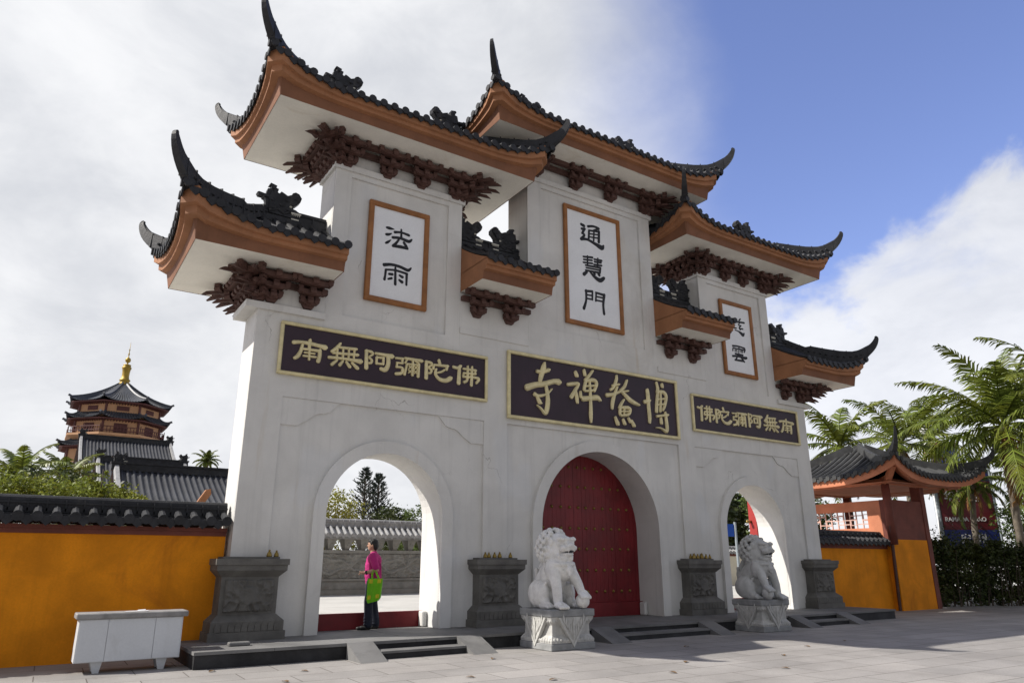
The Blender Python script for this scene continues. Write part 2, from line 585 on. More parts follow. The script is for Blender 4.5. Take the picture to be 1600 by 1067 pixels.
def grid_relief(mb, o, u, v, nu, nv, hfun, n, mi=0):
    """carved panel: a grid spanning o + s*u + t*v raised along n by hfun(s, t) in metres"""
    o, u, v, n = Vector(o), Vector(u), Vector(v), Vector(n)
    vs = []
    for j in range(nv + 1):
        for i in range(nu + 1):
            s, t = i / nu, j / nv
            e = min(s, 1 - s, t, 1 - t)
            h = hfun(s, t) if e > 0 else 0
            vs.append(o + u * s + v * t + n * h)
    mb.add(vs, [(j * (nu + 1) + i, j * (nu + 1) + i + 1, (j + 1) * (nu + 1) + i + 1, (j + 1) * (nu + 1) + i) for j in range(nv) for i in range(nu)], mi)
LETTERS = json.loads("""{"side":{"nan":[-7.449,[[-0.319,0.132,0.074,-0.165,0.159,0.063,0.008,0.158,0.07,0.184,0.143,0.07,0.319,0.126,0.1],[0.003,0.223,0.064,0.0,0.082,0.058,0.0,0.017,0.04],[-0.138,0.11,0.052,-0.162,-0.018,0.063,-0.21,-0.129,0.074,-0.271,-0.182,0.062],[-0.167,0.025,0.046,0.019,0.032,0.052,0.208,0.033,0.058],[0.216,0.044,0.07,0.218,-0.076,0.07,0.197,-0.182,0.075],[-0.09,-0.042,0.034,0.112,-0.039,0.035],[-0.106,-0.112,0.04,0.141,-0.102,0.041],[0.006,0.009,0.04,0.014,-0.173,0.046]]],"wu":[-6.707,[[-0.119,0.256,0.054,-0.2,0.142,0.066,-0.284,0.068,0.059],[-0.172,0.177,0.048,0.224,0.197,0.061],[-0.252,0.043,0.047,0.264,0.08,0.061],[-0.335,-0.06,0.059,-0.035,-0.044,0.054,0.21,-0.045,0.067,0.335,-0.047,0.098],[-0.17,0.132,0.042,-0.17,-0.065,0.042],[-0.05,0.167,0.042,-0.043,-0.06,0.042],[0.072,0.171,0.042,0.072,-0.048,0.042],[0.189,0.175,0.043,0.184,-0.04,0.042],[-0.167,-0.103,0.048,-0.264,-0.199,0.065],[-0.045,-0.106,0.048,-0.101,-0.189,0.065],[0.03,-0.103,0.048,0.112,-0.193,0.066],[0.152,-0.105,0.048,0.276,-0.199,0.073]]],"a":[-5.98,[[-0.277,0.203,0.062,-0.259,-0.165,0.08],[-0.299,0.199,0.05,-0.171,0.195,0.056,-0.137,0.147,0.05,-0.212,0.073,0.043,-0.151,0.021,0.05,-0.166,-0.043,0.056,-0.235,-0.054,0.037],[-0.075,0.179,0.056,0.103,0.176,0.063,0.299,0.17,0.096],[-0.047,0.099,0.05,-0.045,-0.04,0.05],[-0.047,0.099,0.044,0.107,0.102,0.044],[0.107,0.108,0.051,0.105,-0.033,0.05],[-0.046,-0.034,0.044,0.105,-0.03,0.044],[0.208,0.162,0.076,0.218,-0.016,0.082,0.16,-0.14,0.088,0.056,-0.133,0.069]]],"mi":[-5.293,[[-0.304,0.151,0.045,-0.138,0.158,0.052],[-0.147,0.157,0.052,-0.149,0.064,0.045],[-0.282,0.05,0.038,-0.143,0.056,0.045],[-0.266,0.047,0.045,-0.277,-0.05,0.045],[-0.271,-0.039,0.045,-0.144,-0.046,0.052,-0.155,-0.157,0.064,-0.285,-0.192,0.064],[-0.088,0.179,0.052,0.303,0.176,0.073],[0.098,0.166,0.046,0.096,-0.169,0.059],[-0.037,0.161,0.039,-0.083,0.074,0.045],[0.151,0.152,0.039,0.237,0.101,0.04],[-0.042,0.049,0.045,-0.088,-0.179,0.058],[0.239,0.091,0.053,0.232,-0.181,0.065],[-0.043,0.058,0.039,0.239,0.075,0.04],[0.003,0.024,0.029,0.074,-0.029,0.029],[0.071,0.034,0.029,0.006,-0.039,0.029],[-0.003,-0.072,0.029,0.071,-0.125,0.029],[0.069,-0.062,0.029,0.0,-0.135,0.029],[0.128,0.033,0.029,0.199,-0.027,0.03],[0.196,0.043,0.03,0.131,-0.037,0.029],[0.125,-0.069,0.029,0.196,-0.123,0.029],[0.194,-0.059,0.03,0.128,-0.132,0.029]]],"tuo":[-4.585,[[-0.29,0.174,0.067,-0.28,-0.185,0.079],[-0.311,0.18,0.053,-0.178,0.168,0.06,-0.159,0.122,0.047,-0.237,0.062,0.043,-0.162,0.009,0.054,-0.187,-0.06,0.053,-0.246,-0.068,0.04],[0.013,0.253,0.068,0.04,0.179,0.061],[-0.107,0.13,0.047,-0.121,0.047,0.06],[-0.107,0.137,0.047,0.231,0.155,0.062],[0.223,0.154,0.062,0.204,0.072,0.062],[-0.051,0.041,0.054,-0.065,-0.058,0.06,0.027,-0.158,0.074,0.188,-0.178,0.088,0.31,-0.109,0.096],[-0.058,-0.041,0.04,0.074,0.001,0.047,0.151,0.055,0.048]]],"fo":[-3.88,[[-0.33,0.163,0.062,-0.22,0.153,0.063,-0.148,0.204,0.07],[-0.173,0.187,0.07,-0.186,-0.188,0.09],[-0.073,0.158,0.049,0.245,0.162,0.057],[0.237,0.161,0.05,0.231,0.079,0.05],[-0.071,0.059,0.045,0.239,0.077,0.05],[-0.063,0.06,0.045,-0.08,-0.025,0.045],[-0.08,-0.025,0.049,0.248,-0.006,0.057,0.331,-0.034,0.064,0.268,-0.126,0.057],[0.037,0.225,0.049,0.032,-0.076,0.056,-0.048,-0.146,0.063],[0.149,0.225,0.05,0.139,-0.194,0.07]]]},"main":[[-1.714,0.37,0.073,-1.734,0.262,0.132,-1.809,0.057,0.118,-1.846,-0.082,0.097],[-1.931,0.143,0.085,-1.754,0.154,0.079,-1.591,0.223,0.093],[-2.231,-0.295,0.146,-2.005,-0.206,0.128,-1.723,-0.139,0.117,-1.434,-0.04,0.113,-1.289,-0.035,0.147],[-1.671,-0.191,0.078,-1.638,-0.364,0.098,-1.624,-0.567,0.117,-1.663,-0.775,0.116,-1.718,-0.854,0.083,-1.838,-0.752,0.057,-1.949,-0.687,0.032],[-2.008,-0.425,0.096,-1.904,-0.456,0.077,-1.656,-0.381,0.052,-1.511,-0.244,0.039],[-1.946,-0.476,0.064,-1.871,-0.597,0.109,-1.836,-0.622,0.064],[-0.759,0.283,0.097,-0.723,0.212,0.11],[-1.013,-0.058,0.081,-0.844,-0.02,0.089,-0.674,0.004,0.076,-0.774,-0.162,0.089,-0.911,-0.361,0.101],[-0.775,-0.193,0.075,-0.742,-0.34,0.102,-0.728,-0.474,0.075],[-0.624,-0.204,0.076,-0.61,-0.323,0.082],[-0.488,0.369,0.084,-0.462,0.264,0.091],[-0.215,0.394,0.064,-0.318,0.269,0.078,-0.459,0.125,0.084],[-0.441,0.112,0.084,-0.507,-0.127,0.083],[-0.441,0.112,0.077,-0.186,0.163,0.099,-0.092,0.082,0.092,-0.179,-0.115,0.077],[-0.465,-0.03,0.049,-0.153,0.028,0.056],[-0.489,-0.156,0.055,-0.198,-0.102,0.063],[-0.554,-0.362,0.124,-0.323,-0.318,0.111,-0.089,-0.274,0.127,-0.005,-0.325,0.085],[-0.325,0.113,0.056,-0.31,-0.194,0.07,-0.308,-0.499,0.09,-0.312,-0.772,0.103,-0.318,-0.923,0.048],[0.586,0.382,0.066,0.579,0.269,0.088,0.466,0.063,0.08,0.361,-0.014,0.065],[0.428,0.105,0.058,0.656,0.168,0.059],[0.232,-0.171,0.1,0.477,-0.109,0.08,0.686,-0.019,0.066],[0.589,0.079,0.066,0.496,-0.122,0.087,0.425,-0.319,0.108,0.395,-0.494,0.072],[0.933,0.302,0.067,0.861,0.147,0.082,0.707,-0.0,0.081],[0.727,-0.014,0.059,0.958,0.032,0.052],[0.688,0.029,0.051,0.847,-0.078,0.096,1.046,-0.212,0.119,1.314,-0.292,0.075],[0.796,-0.227,0.059,0.707,-0.348,0.08,0.64,-0.45,0.08],[0.659,-0.463,0.072,0.651,-0.604,0.079,0.689,-0.647,0.051],[0.66,-0.447,0.065,0.908,-0.412,0.088,1.009,-0.454,0.081,0.938,-0.588,0.081,0.689,-0.647,0.065],[0.804,-0.431,0.051,0.78,-0.621,0.051],[0.675,-0.539,0.043,0.943,-0.509,0.051],[0.483,-0.716,0.071,0.555,-0.862,0.121],[0.744,-0.75,0.079,0.791,-0.838,0.101],[0.931,-0.698,0.08,0.988,-0.77,0.095],[1.031,-0.75,0.081,1.107,-0.852,0.11],[1.659,0.139,0.108,1.675,-0.038,0.123,1.677,-0.297,0.107,1.692,-0.553,0.114,1.679,-0.714,0.083],[1.535,-0.185,0.099,1.711,-0.131,0.084],[2.004,0.4,0.063,2.049,0.24,0.094,2.018,0.137,0.086],[2.215,0.362,0.103,2.221,0.322,0.103],[2.043,0.173,0.078,1.987,-0.13,0.093,1.952,-0.395,0.1],[2.018,0.137,0.07,2.243,0.166,0.103,2.345,0.046,0.095,2.254,-0.23,0.086,2.177,-0.337,0.07],[2.13,0.151,0.055,2.121,-0.114,0.07,2.085,-0.38,0.07],[2.001,-0.063,0.047,2.273,-0.013,0.055],[1.989,-0.212,0.046,2.259,-0.163,0.055],[1.954,-0.524,0.069,2.142,-0.487,0.062,2.346,-0.448,0.078],[2.262,-0.392,0.062,2.297,-0.649,0.101,2.284,-0.893,0.1,2.068,-0.834,0.046,1.894,-0.835,0.03],[2.091,-0.574,0.077,2.103,-0.685,0.1]],"lp":[[-0.34,0.617,0.051,-0.271,0.618,0.065,-0.166,0.62,0.021],[-0.347,0.449,0.055,-0.288,0.464,0.058,-0.221,0.505,0.021],[-0.344,0.241,0.044,-0.295,0.279,0.054,-0.23,0.345,0.017],[-0.146,0.555,0.059,0.01,0.588,0.045,0.198,0.567,0.06],[0.007,0.658,0.038,0.018,0.431,0.052],[-0.19,0.415,0.058,0.0,0.444,0.056,0.196,0.415,0.07,0.273,0.48,0.035],[-0.041,0.398,0.045,-0.106,0.293,0.052,-0.171,0.216,0.062],[-0.171,0.216,0.058,0.01,0.236,0.069,0.178,0.234,0.052],[0.083,0.36,0.052,0.13,0.301,0.059,0.178,0.234,0.049],[-0.357,-0.282,0.074,-0.19,-0.237,0.061,0.017,-0.24,0.061,0.211,-0.281,0.069,0.287,-0.211,0.035],[-0.309,-0.385,0.05,-0.318,-0.53,0.047,-0.33,-0.617,0.056],[-0.301,-0.383,0.043,-0.081,-0.349,0.044,0.197,-0.37,0.051],[0.189,-0.372,0.055,0.193,-0.636,0.044],[-0.088,-0.29,0.044,-0.072,-0.678,0.057],[-0.228,-0.468,0.05,-0.152,-0.459,0.057],[-0.239,-0.588,0.043,-0.164,-0.555,0.05],[0.019,-0.445,0.041,0.089,-0.472,0.061],[0.016,-0.556,0.044,0.086,-0.592,0.068]],"cp":[[-0.381,1.217,0.074,-0.284,1.193,0.089],[-0.367,1.086,0.066,-0.256,1.109,0.067],[-0.267,1.113,0.067,-0.352,0.955,0.066],[-0.352,0.962,0.059,-0.275,0.926,0.059,-0.378,0.788,0.088],[-0.398,0.776,0.08,-0.181,0.816,0.066,0.094,0.753,0.089,0.312,0.697,0.135,0.385,0.776,0.053],[-0.145,1.214,0.067,0.057,1.269,0.06,0.237,1.25,0.068],[0.237,1.243,0.061,0.051,1.148,0.045],[-0.11,1.105,0.06,-0.132,0.862,0.059],[-0.11,1.105,0.048,0.233,1.153,0.053],[0.241,1.165,0.068,0.218,0.835,0.075],[-0.094,1.007,0.037,0.22,1.057,0.038],[-0.098,0.915,0.037,0.215,0.953,0.038],[0.063,1.141,0.045,0.038,0.839,0.048],[-0.339,0.278,0.051,-0.024,0.328,0.059],[-0.33,0.198,0.047,-0.04,0.242,0.051],[-0.345,0.112,0.047,-0.032,0.154,0.051],[-0.193,0.33,0.047,-0.204,0.064,0.047],[0.033,0.293,0.048,0.293,0.309,0.06],[0.038,0.221,0.048,0.27,0.243,0.052],[0.018,0.133,0.048,0.286,0.164,0.052],[0.163,0.344,0.048,0.142,0.08,0.048],[-0.27,0.048,0.047,0.242,0.087,0.055],[0.242,0.087,0.052,0.215,-0.068,0.055],[-0.254,-0.02,0.04,0.199,0.011,0.044],[-0.276,-0.1,0.047,0.215,-0.061,0.051],[-0.239,-0.14,0.065,-0.339,-0.228,0.093],[-0.122,-0.113,0.051,0.011,-0.213,0.08,0.204,-0.284,0.11,0.348,-0.186,0.081],[-0.004,-0.102,0.051,0.034,-0.143,0.066],[0.154,-0.099,0.059,0.192,-0.139,0.073],[-0.28,-0.672,0.071,-0.291,-0.954,0.063,-0.376,-1.192,0.084],[-0.3,-0.692,0.064,-0.067,-0.652,0.057],[-0.265,-0.79,0.039,-0.084,-0.777,0.043],[-0.269,-0.892,0.042,-0.077,-0.884,0.046],[-0.067,-0.652,0.054,-0.081,-0.895,0.05],[0.049,-0.665,0.054,0.343,-0.677,0.066],[0.061,-0.663,0.05,0.038,-0.902,0.05],[0.056,-0.77,0.039,0.28,-0.765,0.044],[0.043,-0.879,0.043,0.275,-0.87,0.043],[0.336,-0.669,0.08,0.29,-0.963,0.065,0.308,-1.215,0.072]],"rp":[[-0.234,-0.236,0.061,0.027,-0.211,0.047,0.313,-0.231,0.053],[-0.231,-0.311,0.042,-0.247,-0.389,0.047],[-0.23,-0.301,0.037,0.332,-0.285,0.043],[0.32,-0.277,0.053,0.28,-0.36,0.043],[0.054,-0.216,0.043,0.019,-0.421,0.038],[-0.155,-0.346,0.023,-0.046,-0.341,0.028],[-0.161,-0.394,0.023,-0.047,-0.39,0.028],[0.105,-0.335,0.024,0.214,-0.336,0.029],[0.099,-0.38,0.024,0.208,-0.381,0.029],[-0.145,-0.47,0.052,0.196,-0.465,0.048],[-0.279,-0.563,0.06,-0.018,-0.531,0.056,0.253,-0.545,0.081,0.352,-0.529,0.072],[-0.078,-0.569,0.042,-0.159,-0.666,0.051],[-0.186,-0.67,0.047,0.183,-0.65,0.061],[0.113,-0.567,0.043,0.173,-0.623,0.057,0.235,-0.671,0.047],[0.179,0.376,0.068,0.191,0.365,0.072],[0.084,0.287,0.034,0.201,0.241,0.087,0.292,0.199,0.106,0.365,0.26,0.039],[-0.051,0.301,0.038,0.016,0.294,0.034,0.091,0.279,0.038],[-0.206,0.264,0.038,-0.271,0.185,0.061],[-0.054,0.678,0.043,-0.006,0.629,0.048],[0.24,0.705,0.044,0.175,0.64,0.049],[-0.193,0.565,0.048,0.407,0.609,0.054],[-0.085,0.556,0.034,-0.151,0.47,0.033,-0.042,0.467,0.034],[-0.042,0.467,0.034,-0.16,0.364,0.038,0.013,0.369,0.038],[0.193,0.573,0.034,0.132,0.49,0.034,0.242,0.485,0.034],[0.242,0.485,0.034,0.145,0.389,0.039,0.312,0.392,0.039]]}""")

GZ = -.06            # plaza level
PZ = .18             # platform level
T = .90              # thickness of the gate wall

# ------------------------------------------------------------ ground and court
mb = MB()
mb.add([(-400, -400, GZ), (400, -400, GZ), (400, 400, GZ), (-400, 400, GZ)], [(0, 1, 2, 3)])
tag(mb.build('plaza_ground', GROUND), kind='structure')
mb = MB()
mb.prism([(-30, 1.02), (12.2, 1.02), (12.2, 6), (60, 6), (60, 75), (-30, 75)], GZ - .02, PZ - .004, lambda u, v, d: (u, v, d))
tag(fix_normals(mb.build('courtyard_floor', COURT)), kind='structure')

# ------------------------------------------------------------ stone platform with three flights
plat = thing('stone_platform', 'low dark grey stone platform with three short flights of steps that carries the whole gate', 'platform', (0, 0, GZ))
mb = MB()
mb.box(-9.2, 9.2, -1.6, 1.0, GZ, PZ - .045)
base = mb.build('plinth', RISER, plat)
mb = MB()
xs = [-9.22]
while xs[-1] < 9.0:
    xs.append(min(9.22, xs[-1] + random.uniform(1.0, 1.5)))
for i in range(len(xs) - 1):
    for y0, y1 in ((-1.63, -.95), (-.945, 1.01)):
        mb.box(xs[i] + .003, xs[i + 1] - .003, y0, y1, PZ - .0445, PZ + random.uniform(-.003, .003))
mb.build('paving_slabs', PLATST, plat)
for (sa, sb), (ra, rb), (rc, rd) in (((-6.45, -4.87), (-6.9, -6.45), (-4.87, -4.4)), ((-1.3, 1.25), (-1.8, -1.3), (1.25, 1.72)), ((4.87, 6.4), (4.42, 4.87), (6.4, 6.87))):
    mb = MB()
    mb.box(sa + .004, sb - .004, -1.97, -1.604, GZ, PZ - .155)
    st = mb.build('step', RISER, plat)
    mb = MB()
    mb.box(sa + .004, sb - .004, -1.985, -1.635, PZ - .1545, PZ - .118)
    mb.build('tread', PLATST, st)
    for a, b in ((ra, rb), (rc, rd)):
        mb = MB()
        f = lambda u, v, d: (d, u, v)
        mb.prism([(-1.634, PZ + .006), (-1.634, GZ), (-2.28, GZ)], a, b, f)
        fix_normals(mb.build('ramp_stone', PLATST, plat))

# ------------------------------------------------------------ the gate
gate = thing('temple_gate', 'white three-arched temple gate with seven upturned tiled roofs standing on the stone platform', 'gate', (0, 0, PZ))
ARCH = [(-5.61, 1.24, 2.30, .25), (0.0, 1.82, 2.21, .26), (5.61, 1.24, 2.30, .25)]   # centre, radius, spring height, ring width


def arch_z(x, c, r, sp):
    d = r * r - (x - c) ** 2
    return sp + sqrt(max(d, 0))


def build_wall():
    mb = MB()
    brk = [-8.5, -7.18, -4.05, -2.14, 2.14, 4.05, 7.18, 8.5]
    tops = [7.2, 10.6, 7.8, 12.0, 7.8, 10.6, 7.2]
    xs = set(brk)
    for c, r, sp, _ in ARCH:
        for k in range(29):
            xs.add(c - r * cos(pi * k / 28))
    xs = sorted(xs)
    fy, by = .05, T

    def bot(x, mid):
        for c, r, sp, _ in ARCH:
            if c - r < mid < c + r:
                return arch_z(x, c, r, sp)
        return PZ

    def top(mid):
        for i in range(7):
            if brk[i] < mid < brk[i + 1]:
                return tops[i]
    prev = None
    for a, b in zip(xs[:-1], xs[1:]):
        if b - a < 1e-6:
            continue
        m = (a + b) / 2
        za, zb, zt = bot(a, m), bot(b, m), top(m)
        mb.add([(a, fy, za), (b, fy, zb), (b, fy, zt), (a, fy, zt)], [(0, 1, 2, 3)])
        mb.add([(a, by, za), (b, by, zb), (b, by, zt), (a, by, zt)], [(3, 2, 1, 0)])
        mb.add([(a, fy, zt), (b, fy, zt), (b, by, zt), (a, by, zt)], [(0, 1, 2, 3)])
        if zb > PZ + .01 or za > PZ + .01:
            mb.add([(a, fy, za), (a, by, za), (b, by, zb), (b, fy, zb)], [(0, 1, 2, 3)])
    for i, x in enumerate(brk):
        l = tops[i - 1] if i > 0 else PZ
        r = tops[i] if i < 7 else PZ
        lo, hi = min(l, r), max(l, r)
        mb.add([(x, fy, lo), (x, by, lo), (x, by, hi), (x, fy, hi)], [(0, 1, 2, 3)])
    for c, r, sp, _ in ARCH:
        for x in (c - r, c + r):
            mb.add([(x, fy, PZ), (x, by, PZ), (x, by, sp), (x, fy, sp)], [(0, 1, 2, 3)])
    return mb.build('wall', WHITE, gate)


wall = build_wall()
mb = MB()
# raised front frame: pilasters, bands and the borders of the recessed fields, all 5 cm proud of the wall
BAND = 4.46
for x0, x1 in ((-8.5, -7.86), (-3.37, -2.75), (2.75, 3.37), (7.86, 8.5)):
    mb.box(x0, x1, 0, .06, PZ, BAND)
mb.box(-8.5, 8.5, 0, .06, BAND, 6.10)
mb.box(-8.5, -7.182, 0, .06, 6.10, 6.82)
mb.box(7.182, 8.5, 0, .06, 6.10, 6.82)
for s in (-1, 1):
    mb.box(min(s * 2.142, s * 4.048), max(s * 2.142, s * 4.048), 0, .06, 6.10, 7.38)
    a, b = sorted((s * 7.18, s * 4.05))
    mb.box(a, a + .36, 0, .06, 6.10, 9.62)
    mb.box(b - .36, b, 0, .06, 6.10, 9.62)
    mb.box(a + .36, b - .36, 0, .06, 6.10, 6.29)
    mb.box(a + .36, b - .36, 0, .06, 9.50, 9.62)
mb.box(-2.14, 2.14, 0, .06, 6.10, 6.95)
mb.box(-2.14, -1.72, 0, .06, 6.95, 10.95)
mb.box(1.72, 2.14, 0, .06, 6.95, 10.95)
mb.box(-1.72, 1.72, 0, .06, 10.82, 10.95)
mb.build('frame_border', WHITE, gate)
# corbel plates with the stepped curve in the upper corners of each bay
for x0, x1 in ((-7.86, -3.37), (3.37, 7.86)):
    for s, x in ((1, x0), (-1, x1)):
        mb = MB()
        poly = [(0, BAND - .002), (0, 3.93), (.32, 3.93)]
        for k in range(1, 8):
            a = k / 7
            poly.append((.32 + .50 * a, 3.93 + .28 * a ** .7 - .03 * sin(a * 2 * pi)))
        poly += [(.95, 4.25), (1.08, BAND - .06), (1.15, BAND - .002)]
        mb.prism([(x + s * (u + .001), v) for u, v in poly], .02, .052, lambda u, v, d: (u, d, v))
        fix_normals(mb.build('corbel_plate', WHITE, gate))
# arch surrounds
for c, r, sp, rw in ARCH:
    mb = MB()
    vs, n = [], 40
    path = [(-1, PZ)] + [(None, pi - pi * k / n) for k in range(n + 1)] + [(1, PZ)]
    for sgn, q in path:
        for rr in (r, r + rw):
            if sgn is None:
                p = (c + rr * cos(q), sp + rr * sin(q))
            else:
                p = (c + sgn * rr, q)
            for y in (-.035, .056):
                vs.append((p[0], y, p[1]))
    fs = []
    for i in range(len(path) - 1):
        a, b = i * 4, i * 4 + 4
        fs += [(a, b, b + 2, a + 2), (a, a + 1, b + 1, b), (a + 2, b + 2, b + 3, a + 3)]
    mb.add(vs, fs)
    fix_normals(mb.build('arch_surround', WHITE, gate))
# caps under the friezes
def cap(*q):
    mb = MB()
    mb.box(*q)
    mb.build('cap_moulding', WHITE, gate)


for s in (-1, 1):
    a, b = sorted((s * 8.74, s * 7.184))
    cap(a, b, -.07, T + .08, 6.11, 6.24)
    a, b = sorted((s * 7.24, s * 3.99))
    cap(a, b, -.05, T + .05, 9.62, 9.76)
    a, b = sorted((s * 4.046, s * 2.144))
    cap(a, b, -.025, .03, 6.40, 6.54)
cap(-2.2, 2.2, -.05, T + .05, 10.95, 11.08)


# ------------------------------------------------------------ roofs
TSP, TR = .255, .062
YF, YB, YC = -.98, 1.88, .45
PROF = [(0, 0), (.045, .19), (.14, .205), (.145, .28), (.205, .292), (.21, .45)]


def bracket_mesh(name, diag=False):
    """stacked bracket set: three tiers of cross arms with rolled ends, and outward arms with rolled noses"""
    mb = MB()
    H = .52
    st = .165
    ex = 1.4 if diag else 1.0

    def arm(a, y0, y1, z, h):
        pts = [(-a, h), (-a, h * .55), (-a * .8, h * .18), (-a * .5, 0), (a * .5, 0), (a * .8, h * .18), (a, h * .55), (a, h)]
        mb.prism(pts, y0, y1, lambda u, v, d: (u, d, z + v))
        for s in (-1, 1):
            mb.tube([(s * (a - .01), y0 - .012, z + h * .72), (s * (a - .01), y1 + .012, z + h * .72)], .052, 10)
            mb.box(s * a - .05, s * a + .05, y0 - .005, y1 + .005, z + h + .005, z + st - .004)
    mb.prism([(-.12, .15), (-.14, .10), (-.08, 0), (.08, 0), (.14, .10), (.12, .15)], -.09, .02, lambda u, v, d: (u, d, v - .03))
    for k in range(3):
        z = .015 + st * k
        a = (.15, .24, .32)[k]
        y = -(.11 + .135 * k) * ex
        arm(a, y - .055, y + .055, z + .02, .10)
        if k:
            arm(a * .72, y + .10, y + .17, z + .02, .10)
        L = -y + .08 + (.06 if diag else 0)
        mb.prism([(.05, .11), (.05, .01), (-L * .6, .0), (-L, .05), (-L - .015, .11)], -.05, .05, lambda u, v, d: (d, u, z + v))
        mb.tube([(-.058, -L, z + .085), (.058, -L, z + .085)], .052, 10)
        mb.box(-.055, .055, -L - .02, -L + .09, z + .125, z + st - .003)
        if diag:
            for sx_ in (-1, 0, 1):
                q = L + .10 + .05 * k
                mb.prism([(-L * .75, .09), (-L * .75, .03), (-q - .12, -.03), (-q - .02, .05)], -.03, .03, lambda u, v, d: (d - sx_ * u * .34, u * (1 - .12 * abs(sx_)), z + v))
    if diag:
        mb.box(-.05, .05, -.80, -.70, H - .13, H - .005)
        mb.box(-.04, .04, -.86, -.1, H - .16, H - .09)
    me = mb.mesh(name, BRACK)
    return me


BRK = bracket_mesh('bracket')
BRKD = bracket_mesh('corner_bracket', True)

BEAST_POLY = [(180, 800), (178, 540), (150, 470), (60, 470), (35, 430), (60, 415), (175, 430), (195, 320), (245, 310), (250, 240), (215, 240), (235, 205),
              (340, 230), (320, 330), (390, 360), (420, 315), (470, 335), (530, 365), (600, 325), (610, 290), (660, 262), (720, 280), (770, 350), (750, 430), (690, 500),
              (640, 545), (640, 600), (730, 615), (790, 655), (770, 690), (690, 675), (610, 690), (590, 720), (640, 750), (735, 790), (735, 815), (600, 815)]


def beast_mesh(name):
    """ridge-end dragon: jaws biting the ridge (towards +x), finned back, curled tail"""
    mb = MB()
    k = .00125
    q = [((x - 480) * k, (800 - z) * k) for x, z in BEAST_POLY]
    mb.prism(q, -.075, .075, lambda u, v, d: (u, d, v))
    inner = [(u * .80, .06 + v * .80) for u, v in q]
    mb.prism(inner, -.105, .105, lambda u, v, d: (u, d, v))
    for s in (-1, 1):
        y = s * .10
        for cx, cz, r in ((.05, .42, .07), (-.05, .30, .09), (.10, .22, .08), (-.2, .2, .09), (-.25, .36, .06), (.26, .52, .10), (.18, .36, .06)):
            mb.ball((cx, y, cz), (r, .035, r * .8), 1)
        mb.tube([(-.3, y, .1), (-.12, y, .17), (.0, y, .10), (.12, y, .16)], .03, 6)
        mb.ball((.135, s * .115, .285), (.035, .02, .025), 1, 1)
        for i in range(5):
            x = .17 + .038 * i
            mb.add([(x, s * .098, .158 - i * .004), (x + .03, s * .098, .158 - i * .004), (x + .015, s * .102, .095)], [(0, 1, 2)], 1)
            mb.add([(x - .01, s * .098, .045 - i * .012), (x + .02, s * .098, .04 - i * .012), (x + .005, s * .102, .085 - i * .008)], [(0, 1, 2)], 1)
        mb.box(.16, .37, s * .085 - .022, s * .085 + .022, .148, .178, 1)
        mb.box(.17, .33, s * .085 - .022, s * .085 + .022, .012, .035, 1)
    return mb.mesh(name, [TILE, TOOTH])


BEAST = beast_mesh('ridge_beast')


